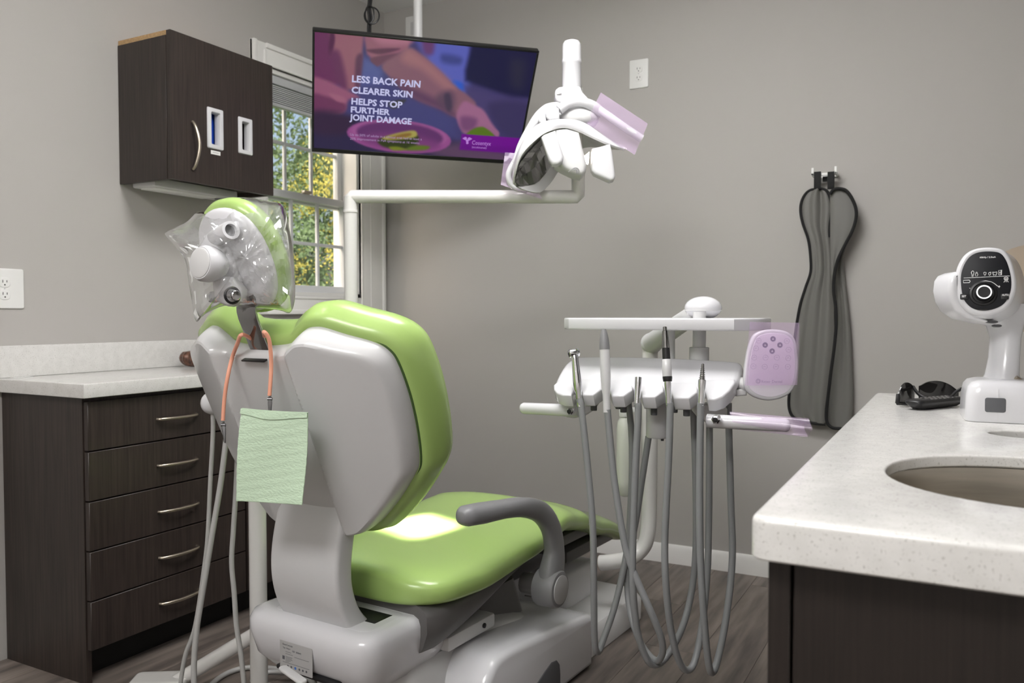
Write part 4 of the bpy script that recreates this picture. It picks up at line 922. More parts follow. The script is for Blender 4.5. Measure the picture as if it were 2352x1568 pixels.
strapt = thing('bib_strap', 'peach rubber neck cord with two metal clips hung on the headrest strap', 'bib clip', FB(0, .5, .05))
FBo = Fr(FB(0, 0, .048), FB.x, FB.y, FB.z)
def onb(x_, y_): a_, b_ = pl(x_, y_, FBo); return FBo(a_, b_)
NY_ = FB(0, .46, .062).y
lft = [onb(556, 768), onb(545, 790), onb(533, 822)]+[at(x_, y_, Y=NY_) for x_, y_ in ((522, 870), (515, 920), (512, 965))]
rgt = [onb(606, 762), onb(616, 774), onb(621, 800)]+[at(x_, y_, Y=NY_) for x_, y_ in ((623, 840), (621, 880), (619, 908))]
back = [FB(-.02, .50, .008), FB(.01, .505, .006)]
obj('cord', tube(lft[::-1]+back+rgt, .0045, 10, 5), M['peach'], strapt)
def clip(x_, y_, dx, nm='clip'):
    p_ = at(x_, y_, Y=NY_); q_ = at(x_+dx, y_+48, Y=NY_-.004); dd = (q_-p_).normalized(); F = Fr(p_, dd, _r, dd.cross(_r))
    obj(nm, [slab([(0, -.0035), (.012, -.0045), (.042, -.002), (.046, 0), (.042, .002), (.012, .0045), (0, .0035)], .0008, .0022, F, .0005), slab([(0, -.0035), (.012, -.0045), (.042, -.002), (.046, 0), (.042, .002), (.012, .0045), (0, .0035)], -.0022, -.0008, F, .0005),
             tube([F(.004, -.005, 0), F(.004, .005, 0)], .0035, 10), tube([F(-.004, 0, 0), F(.006, 0, 0)], .003, 8)], M['gunmetal'], strapt, label='metal alligator clip')
clip(513, 972, 4); clip(620, 912, 0)
nq = [(556, 937), (708, 947), (696, 1158), (541, 1150)]; NF = NY_-.006
c4 = [at(x_, y_, Y=NF) for x_, y_ in nq]
def nap(u, v):
    p_ = c4[0]*(1-u)*(1-v)+c4[1]*u*(1-v)+c4[2]*u*v+c4[3]*(1-u)*v
    return p_+Vector((0, -1, 0))*(.006*math.sin(math.pi*u)*(1-v)+.004*math.sin(3*u+4*v)+.0004*math.sin(60*v+9*u))
nk = thing('paper_bib', 'folded mint green crepe paper bib hanging from the peach cord clip', 'bib', c4[3])
obj('sheet', sheet(nap, 24, 48, .0012), M['napkin'], nk, 60)
obj('rear_fold', sheet(lambda u, v: nap(u, v)+Vector((-.003, .004, -.002*v)), 24, 30, .0012), M['napkin'], nk, 60)
def hem(u, v): p_ = nap(u, .004+v*(.055+.035*math.sin(math.pi*u)**2)); return p_+Vector((0, -.0022-.0012*v, .0006))
obj('top_hem', sheet(hem, 24, 5, .001), M['napkin'], nk, 60)

# ================================================================== assistant side: column, console end, hoses
AD = 2.33
cb_ = at(592, 1250, d=AD+.02); asst = thing('assistant_unit', 'white assistant column with rounded console end and grey suction hoses left of the chair', 'dental unit', (cb_.x, cb_.y, 0))
FZc = Fr((cb_.x, cb_.y, 0), (1, 0, 0), (0, 1, 0), (0, 0, 1))
obj('column', lathe([(.06, .002), (.06, .03), (.0245, .05), (.0245, .80), (.02, .82)], FZc, 24), M['enamel'], asst)
e0 = at(489, 925, d=AD-.05); e1 = at(545, 930, d=AD-.03)
obj('console', [ball(e0, .031, .034, .032), tube([e0, (e0+e1)/2, e1], [.031, .032, .032], 20), tube([e1, Vector((cb_.x, cb_.y, e1.z))], .032, 18), tube([Vector((cb_.x, cb_.y, .78)), Vector((cb_.x, cb_.y, e1.z+.02))], .028, 16)], M['white'], asst, 60)
obj('console_button', lathe([(.006, 0), (.006, .004), (.002, .006)], look(e0+Vector((0, 0, .032)), (0, 0, 1), (0, 1, 0)), 10), M['chrome'], asst)
def hose(nm, pts, r, m, parent, d0, d1=None):
    n = len(pts); P = []
    for i, p_ in enumerate(pts):
        d = p_[2] if len(p_) > 2 else d0+((d1 if d1 is not None else d0)-d0)*i/(n-1)
        P.append(at(p_[0], p_[1], d=d))
    for v in P: v.z = max(v.z, r+.001)
    return obj(nm, tube(P, r, 10, 6), m, parent)
hose('hose', [(489, 950), (489, 1000), (483, 1109), (478, 1217), (471, 1290), (449, 1435), (427, 1500), (418, 1545), (412, 1590)], .0062, M['hosew'], asst, AD-.05, AD-.02)
hose('hose', [(530, 960), (521, 1000), (507, 1109), (489, 1217), (471, 1326), (453, 1435), (446, 1514), (446, 1570), (452, 1600)], .0078, M['hosew'], asst, AD-.09, AD-.14)
hose('hose', [(547, 960), (545, 1050), (541, 1138), (536, 1217), (532, 1290), (538, 1362), (543, 1435), (554, 1507), (560, 1568), (562, 1600)], .0070, M['hosew'], asst, AD-.04, AD-.08)
coil = [at(x_, y_, Z=.008) for x_, y_ in ((440, 1640), (470, 1590), (510, 1552), (560, 1534), (620, 1534), (680, 1546), (720, 1570), (700, 1600), (630, 1590), (580, 1575), (620, 1556), (690, 1560))]
for i, v in enumerate(coil): v.z = .008+(.017 if i > 7 else 0)
tag(obj('floor_cable', tube(coil, .0078, 10, 6), M['hosew']), 'grey coiled cable on the floor under the hinge housing of the chair', 'cable')

# ================================================================== delivery unit: arm, bottle, tray, instrument panel
du = thing('delivery_unit', 'white dental delivery unit with tray, instrument panel and grey hoses right of the chair', 'dental unit', at(1490, 1285, d=2.8))
pz = at(1492, 1000, d=2.8); 
obj('post', tube([at(1380, 1292, d=2.85), at(1420, 1288, d=2.82), at(1450, 1279, d=2.8), at(1475, 1258, d=2.8), at(1487, 1225, d=2.8), Vector((pz.x, pz.y, at(1492, 1150, d=2.8).z)), Vector((pz.x, pz.y, at(1492, 960, d=2.8).z)), Vector((pz.x, pz.y, at(1492, 800, d=2.8).z))], .0265, 18, 5), M['enamel'], du)
nb, fb2 = at(1615, 707, d=2.2), at(1497, 788, d=2.78)
obj('spring_arm', [tube([fb2, fb2*.5+nb*.5, nb], [.034, .030, .024], 20), ball(fb2, .037, .037, .036)], M['white2'], du, 60)
obj('arm_knuckle', ball(nb, .049, .045, .031), M['white'], du, 60)
obj('knuckle_seam', lathe([(.0475, -.0035), (.0487, -.003), (.0487, -.002), (.0475, -.0015)], Fr(nb+Vector((0, 0, -.004)), (1, 0, 0), (0, .92, 0), (0, 0, 1)), 30), M['white2'], du)
pk0, pk1, pk2 = at(1607, 745, d=2.16), at(1606, 797, d=2.16), at(1606, 826, d=2.16); F = Fr((pk1.x, pk1.y, 0), (1, 0, 0), (0, 1, 0), (0, 0, 1))
obj('pillar', lathe([(.017, pk1.z-.005), (.017, nb.z-.01)], F, 20), M['white2'], du); obj('pillar_collar', lathe([(.024, pk2.z-.02), (.0255, pk2.z-.01), (.0255, pk1.z-.001), (.023, pk1.z)], F, 24), M['white2'], du)
M['plaster'] = M['white']
# tray
tf = at(1400, 730, Y=2.0).z; tb = at(1400, 757, Y=2.0).z
xx = lambda p_, Y: at(p_, 742, Y=Y).x
tp = [(xx(1296, 2.03), 2.03), (xx(1306, 2.0), 2.0), (xx(1686, 2.0), 2.0), (xx(1740, 2.06), 2.06), (xx(1740, 2.06)+.005, 2.20), (xx(1686, 2.0), 2.26), (xx(1306, 2.0), 2.26), (xx(1296, 2.03), 2.20)]
obj('tray', slab(tp, tb, tf, WORLD, .004), M['white'], du, label='flat white bracket table tray')
obj('tray_stem', [tube([Vector((xx(1535, 2.1), 2.12, tb-.11)), Vector((xx(1535, 2.1), 2.12, tb+.002))], .012, 14)], M['white2'], du)
# instrument panel
TAU = math.radians(27); po = at(1490, 905, Y=1.925); FPn = Fr(po, (1, 0, 0), (0, math.cos(TAU), math.sin(TAU)), (0, -math.sin(TAU), math.cos(TAU)))
pp_ = [pl(x_, y_, FPn) for x_, y_ in ((1276, 872), (1296, 836), (1318, 820), (1345, 816), (1420, 816), (1520, 818), (1610, 822), (1688, 827), (1704, 834), (1704, 848), (1694, 868), (1680, 884), (1660, 893), (1610, 893), (1540, 890), (1450, 888), (1380, 886), (1310, 885), (1284, 883))]
pp_ = [(v.x, v.y) for v in catmull([(a_, b_, 0) for a_, b_ in pp_], 3, True)]
obj('panel', slab(pp_, -.034, 0, FPn, .014, 4), M['white'], du, 50, label='white sloping instrument panel')
notch = [1322, 1389, 1459, 1531, 1609]; yb = 1.962; yf = 1.888
def xw(p_, Y, py=895): return at(p_, py, Y=Y).x
edges = [1262]+notch+[1690]
for i in range(6):
    l_, r_ = edges[i], edges[i+1]; o_ = i*2.4
    if i == 0: q_ = [(1284, 872), (1271, 884), (1272, 894), (1279, 902), (1292, 907), (1312, 908), (1316, 896), (1316, 872)]
    elif i == 5: q_ = [(l_+9, 872), (l_+9, 890), (l_+16, 916), (1640, 917), (1660, 910), (1676, 896), (1688, 878), (1688, 870)]
    else: q_ = [(l_+8, 868+o_), (l_+8, 886+o_), (l_+16, 904+o_), (r_-27, 904+o_), (r_-7, 890+o_), (r_-7, 868+o_)]
    obj('holder_block', slab([pl(x_, y_, FPn) for x_, y_ in q_], -.036, .0006, FPn, .005, 3), M['white'], du, 50)
for kx, ky in ((1364, 930), (1421, 926), (1432, 934), (1502, 940), (1549, 934), (1577, 942)):
    kp = at(kx, ky, Y=1.96); obj('control_knob', lathe([(.0078, -.014), (.0085, -.012), (.0085, .012), (.007, .014)], Fr(kp, (1, 0, 0), (0, 1, 0), (0, 0, 1)), 10), M['rubbergrey'], du)
cc = at(1511, 968, Y=2.02); F = Fr((cc.x, cc.y, 0), (1, 0, 0), (0, 1, 0), (0, 0, 1)); z0_, z1_ = at(1511, 1004, Y=2.02).z, at(1511, 915, Y=2.02).z
obj('canister', lathe([(.027, z0_), (.030, z0_+.004), (.030, z1_)], F, 28), M['lightgrey'], du, label='light grey canister under the panel'); obj('canister_drain', lathe([(.004, z0_-.008), (.004, z0_)], Fr((cc.x+.012, cc.y, 0), (1, 0, 0), (0, 1, 0), (0, 0, 1)), 8), M['rubbergrey'], du)
# handles
l0, l1 = at(1200, 937, Y=1.98), at(1330, 943, Y=1.98); dd = (l1-l0).normalized()
obj('left_grip', tube([l0-dd*.006, l0-dd*.003, l0+dd*.004, l1], [.006, .012, .0155, .0165], 18), M['white'], du, 60, label='white grip handle')
obj('grip_bracket', block([(1300, 915), (1378, 925), (1368, 940), (1345, 955), (1318, 961), (1300, 958), (1294, 930)], 2.17, .04, .006), M['white2'], du)
bq = at(1311, 944, Y=1.945); obj('grip_bolt', lathe([(.0095, -.01), (.0095, .005), (.007, .008), (.004, .009)], look(bq, (0, -1, 0)), 6), M['chrome'], du, 20); obj('bolt_socket', lathe([(.0062, .0088), (.0062, .0105), (.004, .0108)], look(bq, (0, -1, 0)), 14), M['black'], du)
r0, r1 = at(1625, 966, Y=1.93), at(1812, 977, Y=1.93); dd = (r1-r0).normalized()
obj('right_grip', tube([r0, r1-dd*.006, r1, r1+dd*.003], [.0165, .0150, .012, .006], 18), M['white'], du, 60, label='white grip handle')
obj('grip_bracket', block([(1590, 930), (1660, 922), (1672, 940), (1672, 978), (1640, 978), (1612, 965), (1596, 945)], 2.05, .04, .006), M['white2'], du)
bq = at(1645, 963, Y=1.90); obj('grip_bolt', lathe([(.0105, -.012), (.0105, .005), (.008, .008), (.005, .009)], look(bq, (0, -1, 0)), 6), M['chrome'], du, 20); obj('bolt_socket', lathe([(.0062, .0088), (.0062, .0105), (.004, .0108)], look(bq, (0, -1, 0)), 14), M['black'], du)
film_sheet('barrier_film', [(1676, 945, 1.935), (1858, 961, 1.835), (1854, 1003, 1.835), (1672, 984, 1.935)], 1.9, 'lilac plastic film over the right grip of the delivery unit', True, gap=.027, wob=.002)
# keypad
KF = view_frame(1773, 838, 1.98); kpx = [(1711, 885), (1712, 845), (1720, 798), (1733, 769), (1752, 759), (1777, 756), (1808, 761), (1827, 778), (1833, 812), (1834, 848), (1829, 880), (1817, 902), (1795, 915), (1766, 920), (1738, 914), (1720, 902)]
kp_ = [(v.x, v.y) for v in catmull([pl(x_, y_, KF)+(0,) for x_, y_ in kpx], 4, True)]
ksh = obj('keypad', slab(kp_, -.022, 0, KF, .007, 4), M['white'], du, 50, label='white oval control keypad')
M['face'] = mat('keypad_face', srgb(236, 230, 240), .4)
obj('keypad_face', slab(inset(ccw(kp_), .009), 0, .0012, KF, .0006, bev0=0), M['face'], ksh)
def kcirc(x_, y_, r_, m, solid=False):
    a_, b_ = pl(x_, y_, KF); s_ = 1.98/FPX
    if solid: return slab(ell(r_*s_, r_*s_, 16, a_, b_), .001, .0018, KF)
    return tube([KF(a_+r_*s_*math.cos(t), b_+r_*s_*math.sin(t), .0013) for t in np.linspace(0, 6.283, 18, endpoint=False)], .0004, 5, 0, True)
for x_, y_ in ((1775, 778), (1757, 792), (1791, 792), (1773, 806)):
    bt = obj('arrow_button', kcirc(x_, y_, 6.2, None, True), M['keygrey'], ksh); a_, b_ = pl(x_, y_, KF)
    obj('arrow', slab([(a_-.0022, b_-.002), (a_+.0022, b_-.002), (a_, b_+.0026)], .0018, .0021, KF), M['whiteprint'], bt, 0)
for x_, y_ in ((1742, 782), (1736, 800), (1807, 783), (1811, 803), (1732, 821), (1758, 821), (1784, 821), (1810, 822), (1730, 841), (1756, 842), (1782, 842), (1809, 842)):
    a_, b_ = pl(x_, y_, KF); obj('key', [kcirc(x_, y_, 6, None), tube([KF(a_-.0028, b_-.001, .0013), KF(a_, b_+.0018, .0013), KF(a_+.0028, b_-.001, .0013)], .0005, 5)], M['keypale'], ksh)
a_, b_ = pl(1748, 879, KF); text('keypad_text', 'Ritter Dental', .0095, Fr(KF(a_, b_, .0014), KF.x, KF.y, KF.z), M['keypale'], ksh)
obj('keypad_mark', [kcirc(1741, 875, 5, None), kcirc(1741, 875, 3, None)], M['keygrey'], ksh)
kq = at(1700, 882, d=2.0); obj('keypad_arm', [tube([at(1660, 862, d=2.07), at(1690, 880, d=2.03), at(1722, 884, d=2.0)], .017, 14), block([(1690, 895), (1716, 892), (1716, 908), (1692, 910)], 2.0, .03, .004)], M['white2'], du, 50)
film_sheet('barrier_film', [(1722, 739), (1836, 741), (1831, 884), (1711, 885)], 1.968, 'lilac plastic film covering the control keypad', False, gap=.02, wob=.0015)
# water bottle hanging by the post
wbp = at(1436, 1040, d=2.74); F = Fr((wbp.x, wbp.y, 0), (1, 0, 0), (0, 1, 0), (0, 0, 1)); zz = lambda y_: at(1436, y_, d=2.74).z
wb = thing('water_bottle', 'frosted translucent water bottle hanging beside the delivery post', 'bottle', (wbp.x, wbp.y, zz(1140)))
obj('body', lathe([(.010, zz(1140)), (.018, zz(1137)), (.022, zz(1128)), (.0275, zz(1118)), (.029, zz(1105)), (.029, zz(985)), (.026, zz(968)), (.018, zz(958)), (.015, zz(952))], F, 28), M['bottle'], wb, 60)
obj('cap', lathe([(.020, zz(956)), (.021, zz(953)), (.021, zz(932)), (.017, zz(928))], F, 24), M['white2'], wb)
obj('cap_bracket', box(wbp.x-.005, pz.x, wbp.y-.008, wbp.y+.008, zz(944), zz(934), .002), M['white2'], wb)
# instruments in the holders, each with its hose
YI = 1.90
def instrument(name, label, px, pts, build):
    t = thing(name, label, 'dental instrument', at(px, 905, Y=YI), None)
    n = len(pts); bot = max(range(n), key=lambda i: pts[i][1]); P = []
    for i, (x_, y_) in enumerate(pts):
        Y = YI if i < bot*.6 else YI+.17*min(1, (i-bot*.6)/(n-1-bot*.6)*1.5); P.append(at(x_, y_, Y=Y))
    obj('hose', tube(P, .0086, 12, 6), M['hose'], t)
    build(t); return t
def ip(x_, y_): return at(x_, y_, Y=YI)
def stem(x0, y0, x1, y1): a_, b_ = ip(x0, y0), ip(x1, y1)-Vector((0, -.02, 0)); z = (b_-a_); L_ = z.length; z.normalize(); x = Vector((1, 0, 0)); y = z.cross(x).normalized(); return Fr(a_, y.cross(z), y, z), L_
def b1(t):
    F, L_ = stem(1331, 925, 1312, 812)
    obj('body', lathe([(.0080, -.01), (.0080, L_*.2), (.0112, L_*.28), (.0115, L_*.42), (.0104, L_*.62), (.0088, L_*.85), (.0094, L_*.95), (.007, L_)], F, 20), M['chrome'], t, 50, label='chrome angled handpiece body')
    h = Fr(F(0, 0, L_-.002), (-.75, -.62, -.1), (.2, -.1, 1), (.62, -.75, .1)); hz = Vector((-.72, -.66, -.16)).normalized()
    obj('head', [lathe([(.0092, -.013), (.0106, -.011), (.0106, .011), (.0090, .014), (.0068, .0145)], look(F(-.001, 0, L_+.001), hz), 20), tube([F(.002, 0, L_+.006), F(.012, -.003, L_+.008)], .004, 10)], M['chrome'], t, 50)
    obj('bur_socket', lathe([(.0034, .0143), (.0034, .0154)], look(F(-.001, 0, L_+.001), hz), 10), M['black'], t)
def b2(t):
    F, L_ = stem(1394, 945, 1380, 756)
    obj('body', lathe([(.0092, -.002), (.0092, L_*.2), (.0115, L_*.3), (.0128, L_*.42), (.0126, L_*.60), (.0124, L_*.75)], F, 20), M['lightgrey'], t, 50, label='pale grey scaler body')
    obj('tip', lathe([(.0128, L_*.75), (.0128, L_*.78), (.0112, L_*.88), (.0078, L_*.96), (.0055, L_), (.0035, L_), (.0035, L_-.004)], F, 20), M['grey'], t, 50, label='grey conical tip cover')
def b3(t):
    F, L_ = stem(1463, 930, 1460, 868)
    obj('coupling', lathe([(.0078, -.002), (.0078, L_*.5), (.0085, L_*.62), (.0088, L_), (.0070, L_), (.0070, L_-.008)], F, 20), M['chrome'], t, 40, label='open chrome coupling')
def b4(t):
    F, L_ = stem(1536, 930, 1521, 751)
    obj('coupling', lathe([(.0078, -.002), (.0078, L_*.18), (.0088, L_*.24), (.0088, L_*.30)], F, 20), M['chrome'], t, 40)
    obj('sleeve', lathe([(.0098, L_*.30), (.0112, L_*.36), (.0114, L_*.45), (.0102, L_*.58), (.0095, L_*.585)], F, 20), M['lightgrey'], t, 40)
    obj('sleeve_band', lathe([(.0104, L_*.30), (.0116, L_*.345), (.0115, L_*.365)], F, 20), M['black'], t, 40)
    obj('grip_band', lathe([(.0094, L_*.58), (.0090, L_*.73)], F, 20), M['black'], t, 40, label='black grip band')
    obj('nose', lathe([(.0092, L_*.73), (.0080, L_*.87), (.0066, L_*.95), (.0052, L_*.955), (.0050, L_), (.003, L_+.001)], F, 20), M['steel'], t, 40, label='steel nose cone')
def b5(t):
    F, L_ = stem(1610, 930, 1609, 836)
    obj('coupling', lathe([(.0080, -.002), (.0080, L_*.35), (.0094, L_*.42), (.0094, L_*.60)], F, 20), M['chrome'], t, 40)
    pr = []
    for i in range(9):
        a_ = L_*(.60+.4*i/9); r_ = .0080-.0045*i/9; pr += [(r_, a_), (r_, a_+.0016), (r_*.7, a_+.0022), (r_*.7, a_+.0040)]
    obj('ribbed_fitting', lathe(pr, F, 18), M['steel'], t, 20, label='ribbed metal fitting')
instrument('contra_angle_handpiece', 'chrome angled handpiece, leftmost instrument in the delivery panel', 1322, [(1330, 915), (1336, 945), (1351, 1083), (1362, 1219), (1364, 1368), (1366, 1475), (1374, 1496), (1388, 1462), (1409, 1402), (1428, 1326), (1443, 1240), (1451, 1104), (1451, 1006), (1444, 925)], b1)
instrument('ultrasonic_scaler', 'pale scaler with grey conical tip, second instrument from the left', 1389, [(1395, 940), (1407, 1070), (1422, 1177), (1439, 1266), (1464, 1334), (1494, 1402), (1518, 1462), (1522, 1496), (1511, 1517), (1492, 1505), (1469, 1471), (1449, 1411), (1441, 1347), (1443, 1283), (1460, 1198), (1473, 1113), (1490, 1002)], b2)
instrument('hose_coupling', 'short open chrome coupling in the middle of the delivery panel', 1459, [(1464, 925), (1466, 950), (1460, 1070), (1454, 1241), (1454, 1347), (1464, 1449), (1486, 1513), (1507, 1526), (1533, 1505), (1567, 1441), (1588, 1360), (1598, 1262), (1598, 1113), (1592, 930)], b3)
instrument('slim_handpiece', 'steel and black slim handpiece, second instrument from the right', 1531, [(1537, 925), (1539, 950), (1535, 1070), (1527, 1241), (1530, 1347), (1541, 1445), (1558, 1513), (1577, 1539), (1596, 1517), (1613, 1432), (1624, 1326), (1628, 1198), (1630, 930)], b4)
instrument('ribbed_coupling', 'ribbed metal hose fitting, rightmost in the delivery panel', 1609, [(1610, 925), (1609, 950), (1607, 1113), (1609, 1283), (1618, 1432), (1628, 1526), (1637, 1543), (1650, 1509), (1669, 1411), (1682, 1283), (1679, 1155), (1674, 981), (1673, 925)], b5)
# ================================================================== lead apron on the back wall
AY = YF-.035
hk = thing('apron_rack', 'small white two-prong wall rack holding the grey apron', 'wall hook', at(1900, 402, Y=YF-.01))
rp = lambda x_, y_, Y=AY: at(x_, y_, Y=Y)
obj('plate', [box(rp(1874, 0).x, rp(1928, 0).x, YF-.012, YF-.001, rp(1900, 405).z, rp(1900, 396).z, .002), box(rp(1890, 0).x, rp(1912, 0).x, YF-.02, YF-.001, rp(1900, 418).z, rp(1900, 398).z, .002)], M['outlet'], hk)
for x_, y_ in ((1874, 388), (1927, 384)):
    obj('prong', [box(rp(x_-3, 0).x, rp(x_+3, 0).x, YF-.07, YF-.062, rp(x_, y_+18).z, rp(x_, y_).z, .002), box(rp(x_-3, 0).x, rp(x_+3, 0).x, YF-.07, YF-.008, rp(x_, y_+18).z, rp(x_, y_+12).z, .002)], M['outlet'], hk)
obj('crossbar', box(rp(1874, 0).x, rp(1928, 0).x, YF-.056, YF-.048, rp(1900, 405).z, rp(1900, 398).z, .002), M['outlet'], hk)
ap = thing('lead_apron', 'grey lead apron with black binding hanging on the back wall', 'apron', rp(1890, 985))
def drape(name, L, R, ybase, amp, seed, lam):
    """cloth between a left and a right hem line (pixel lists), folds running down"""
    Lp = catmull([(x_, y_, 0) for x_, y_ in L], 6); Rp = catmull([(x_, y_, 0) for x_, y_ in R], 6)
    def f(u, v):
        a_, b_ = lerp(Lp, v), lerp(Rp, v); x_ = a_.x+(b_.x-a_.x)*u; y_ = a_.y+(b_.y-a_.y)*u
        s_ = amp*math.sin(math.pi*u)*(math.sin(lam*u*6.283+seed+1.5*v)*(.35+.65*v)+.4*math.sin(lam*2.3*u*6.283+seed*2))
        return at(x_, y_, Y=ybase-s_-amp*.8*math.sin(math.pi*u))
    return obj(name, sheet(f, 30, 44, .004), M['apron'], ap, 60), f
L1 = [(1874, 434), (1856, 440), (1843, 458), (1839, 482), (1844, 512), (1857, 550), (1862, 590), (1862, 626), (1850, 662), (1836, 710), (1824, 790), (1814, 890), (1812, 932), (1820, 955), (1840, 966)]
R1 = [(1884, 433), (1898, 438), (1907, 455), (1911, 480), (1906, 520), (1906, 545), (1910, 575), (1912, 620), (1912, 660), (1914, 710), (1914, 780), (1908, 850), (1902, 900), (1899, 940), (1896, 973)]
L2 = [(1914, 436), (1906, 446), (1908, 470), (1908, 510), (1908, 560), (1908, 620), (1914, 680), (1919, 730), (1916, 780), (1908, 850), (1902, 900), (1898, 950), (1904, 980)]
R2 = [(1926, 433), (1944, 438), (1960, 462), (1967, 490), (1962, 520), (1944, 558), (1936, 600), (1944, 680), (1952, 760), (1956, 840), (1958, 920), (1955, 960), (1950, 990)]
d1, f1 = drape('left_panel', L1, R1, YF-.045, .016, .6, 1.0); d2, f2 = drape('right_panel', L2, R2, YF-.028, .012, 2.0, .7)
R2F = [(1926, 433), (1944, 438), (1960, 462), (1967, 490), (1960, 524), (1940, 564), (1924, 598), (1916, 634), (1915, 668)]
L2F = [(1914, 436), (1908, 446), (1908, 470), (1908, 500), (1908, 540), (1909, 580), (1910, 610), (1912, 640), (1913, 668)]
d3, f3 = drape('front_flap', L2F, R2F, YF-.070, .006, 1.0, .5)
bt_ = lambda pts, Y: tube([at(x_, y_, Y=Y) for x_, y_ in pts], .0062, 8, 5)
obj('binding', bt_([(1890, 434)]+L1+[(1870, 972), (1896, 974)], YF-.053), M['binding'], ap); obj('binding', bt_(R1[:6], YF-.052), M['binding'], ap)
obj('binding', bt_([(1906, 446), (1914, 436)]+R2F+[(1919, 700), (1921, 740), (1917, 790), (1909, 850), (1903, 900), (1898, 945), (1900, 970), (1912, 982), (1930, 984), (1950, 986)], YF-.088), M['binding'], ap)
for x_ in (1885, 1916):
    obj('strap', box(rp(x_-8, 0).x, rp(x_+8, 0).x, YF-.064, YF-.058, rp(x_, 436).z, rp(x_, 396).z, .001), M['binding'], ap)
obj('buckle', box(rp(1894, 0).x, rp(1908, 0).x, YF-.03, YF-.024, rp(1900, 416).z, rp(1900, 404).z, .002), M['binding'], ap)

# ================================================================== sink counter on the right
sinkc = thing('sink_worktop', 'white speckled quartz worktop with an oval sink cut-out, right foreground', 'countertop', (.13, 1.6, .866))
WX0, WX1, WYA, WYB, WZ = -.183, XR-.002, .845, 2.34, .91
outer = ccw([(v[0], v[1]) for v in ([(WX0+.02*(1-math.sin(t)), WYA+.02*(1-math.cos(t))) for t in np.linspace(math.pi/2, 0, 6)] + [(WX1, WYA), (WX1, WYB)] + [(WX0+.02*(1-math.cos(t)), WYB-.02*(1-math.sin(t))) for t in np.linspace(math.pi/2, 0, 6)])])
h1 = ell(.185, .182, 64, .105, 1.20, 2.1); h2 = ell(.075, .052, 40, .125, 1.645)
def counter(outer, holes, z0, z1, r_):
    V, Fc = [], []
    def ring(P, ins, z): o_ = len(V); V.extend(Vector((x_, y_, z)) for x_, y_ in (inset(P, ins) if abs(ins) > 1e-6 else P)); return o_
    tops, bots = [], []
    for P, sg in [(outer, 1)]+[(h, -1) for h in holes]:
        rr = r_ if sg > 0 else r_*.5
        n = len(P)
        zb_ = z0 if sg > 0 else z1-.017; R_ = [ring(P, sg*rr*(1-math.sin(a_)), z1-rr*(1-math.cos(a_))) for a_ in np.linspace(0, math.pi/2, 5)]+[ring(P, 0, zb_+.002), ring(P, sg*.002, zb_)]
        for a_, b_ in zip(R_, R_[1:]):
            for j in range(n):
                k_ = (j+1) % n; q = [a_+j, b_+j, b_+k_, a_+k_]; Fc.append(q if sg > 0 else q[::-1])
        tops.append((R_[0], n)); bots.append((R_[-1], n))
    for L_, fl_ in ((tops, False), (bots, True)):
        polys = [[Vector((V[o_+j].x, V[o_+j].y, 0)) for j in range(n)] for o_, n in L_]
        idx = [o_+j for o_, n in L_ for j in range(n)]
        for t in tessellate_polygon(polys):
            t = [idx[i] for i in t]; ar = (V[t[1]]-V[t[0]]).to_2d().cross((V[t[2]]-V[t[0]]).to_2d())
            if (ar < 0) != fl_: t = t[::-1]
            Fc.append(t)
    return V, Fc
obj('slab', counter(outer, [h1, h2], .866, WZ, .007), M['quartz'], sinkc, 40, fix=False)
sk = thing('sink_basin', 'round brushed steel undermount basin in the sink worktop', 'sink', (.105, 1.2, .70))
def bowl(a, b, cx, cy, depth, z):
    pr = [(1.04, 0), (1.0, 0), (.985, -.012), (.965, -depth*.5), (.93, -depth*.8), (.82, -depth*.95), (.6, -depth), (.12, -depth-.006), (.11, -depth-.012)]
    V, Fc = loft([[Vector((x_, y_, z+h_)) for x_, y_ in ell(a*k_, b*k_, 64, cx, cy, 2.1)] for k_, h_ in pr], False, True); return V, Fc
obj('bowl', bowl(.192, .189, .105, 1.20, +.15, .891), M['steelsink'], sk, 60); obj('drain', lathe([(.02, .702), (.03, .704), (.028, .7065), (.01, .706)], Fr((.105, 1.2, 0), (1, 0, 0), (0, 1, 0), (0, 0, 1)), 24), M['chrome'], sk)
ch_ = thing('waste_chute', 'grey steel sleeve below the small oval hole in the sink worktop', 'waste chute', (.125, 1.645, .7))
obj('sleeve', loft([[Vector((x_, y_, z_)) for x_, y_ in ell(.080*k_, .057*k_, 40, .125, 1.645)] for z_, k_ in ((.891, 1.12), (.891, 1.0), (.72, .98), (.70, .9))], False, True), M['steelsink'], ch_, 60)
sc_ = thing('sink_cabinet', 'dark brown laminate base cabinet under the sink worktop', 'cabinet', (.15, 1.6, 0))
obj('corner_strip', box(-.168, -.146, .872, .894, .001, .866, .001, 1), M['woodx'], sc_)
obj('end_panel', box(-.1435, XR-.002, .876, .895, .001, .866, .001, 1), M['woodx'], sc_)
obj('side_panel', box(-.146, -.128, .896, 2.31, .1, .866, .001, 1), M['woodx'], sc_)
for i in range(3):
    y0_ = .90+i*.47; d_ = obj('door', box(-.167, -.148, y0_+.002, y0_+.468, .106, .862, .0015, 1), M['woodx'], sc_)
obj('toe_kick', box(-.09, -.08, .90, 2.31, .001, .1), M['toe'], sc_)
obj('far_panel', box(-.146, XR-.002, 2.31, 2.328, .001, .866), M['woodx'], sc_)

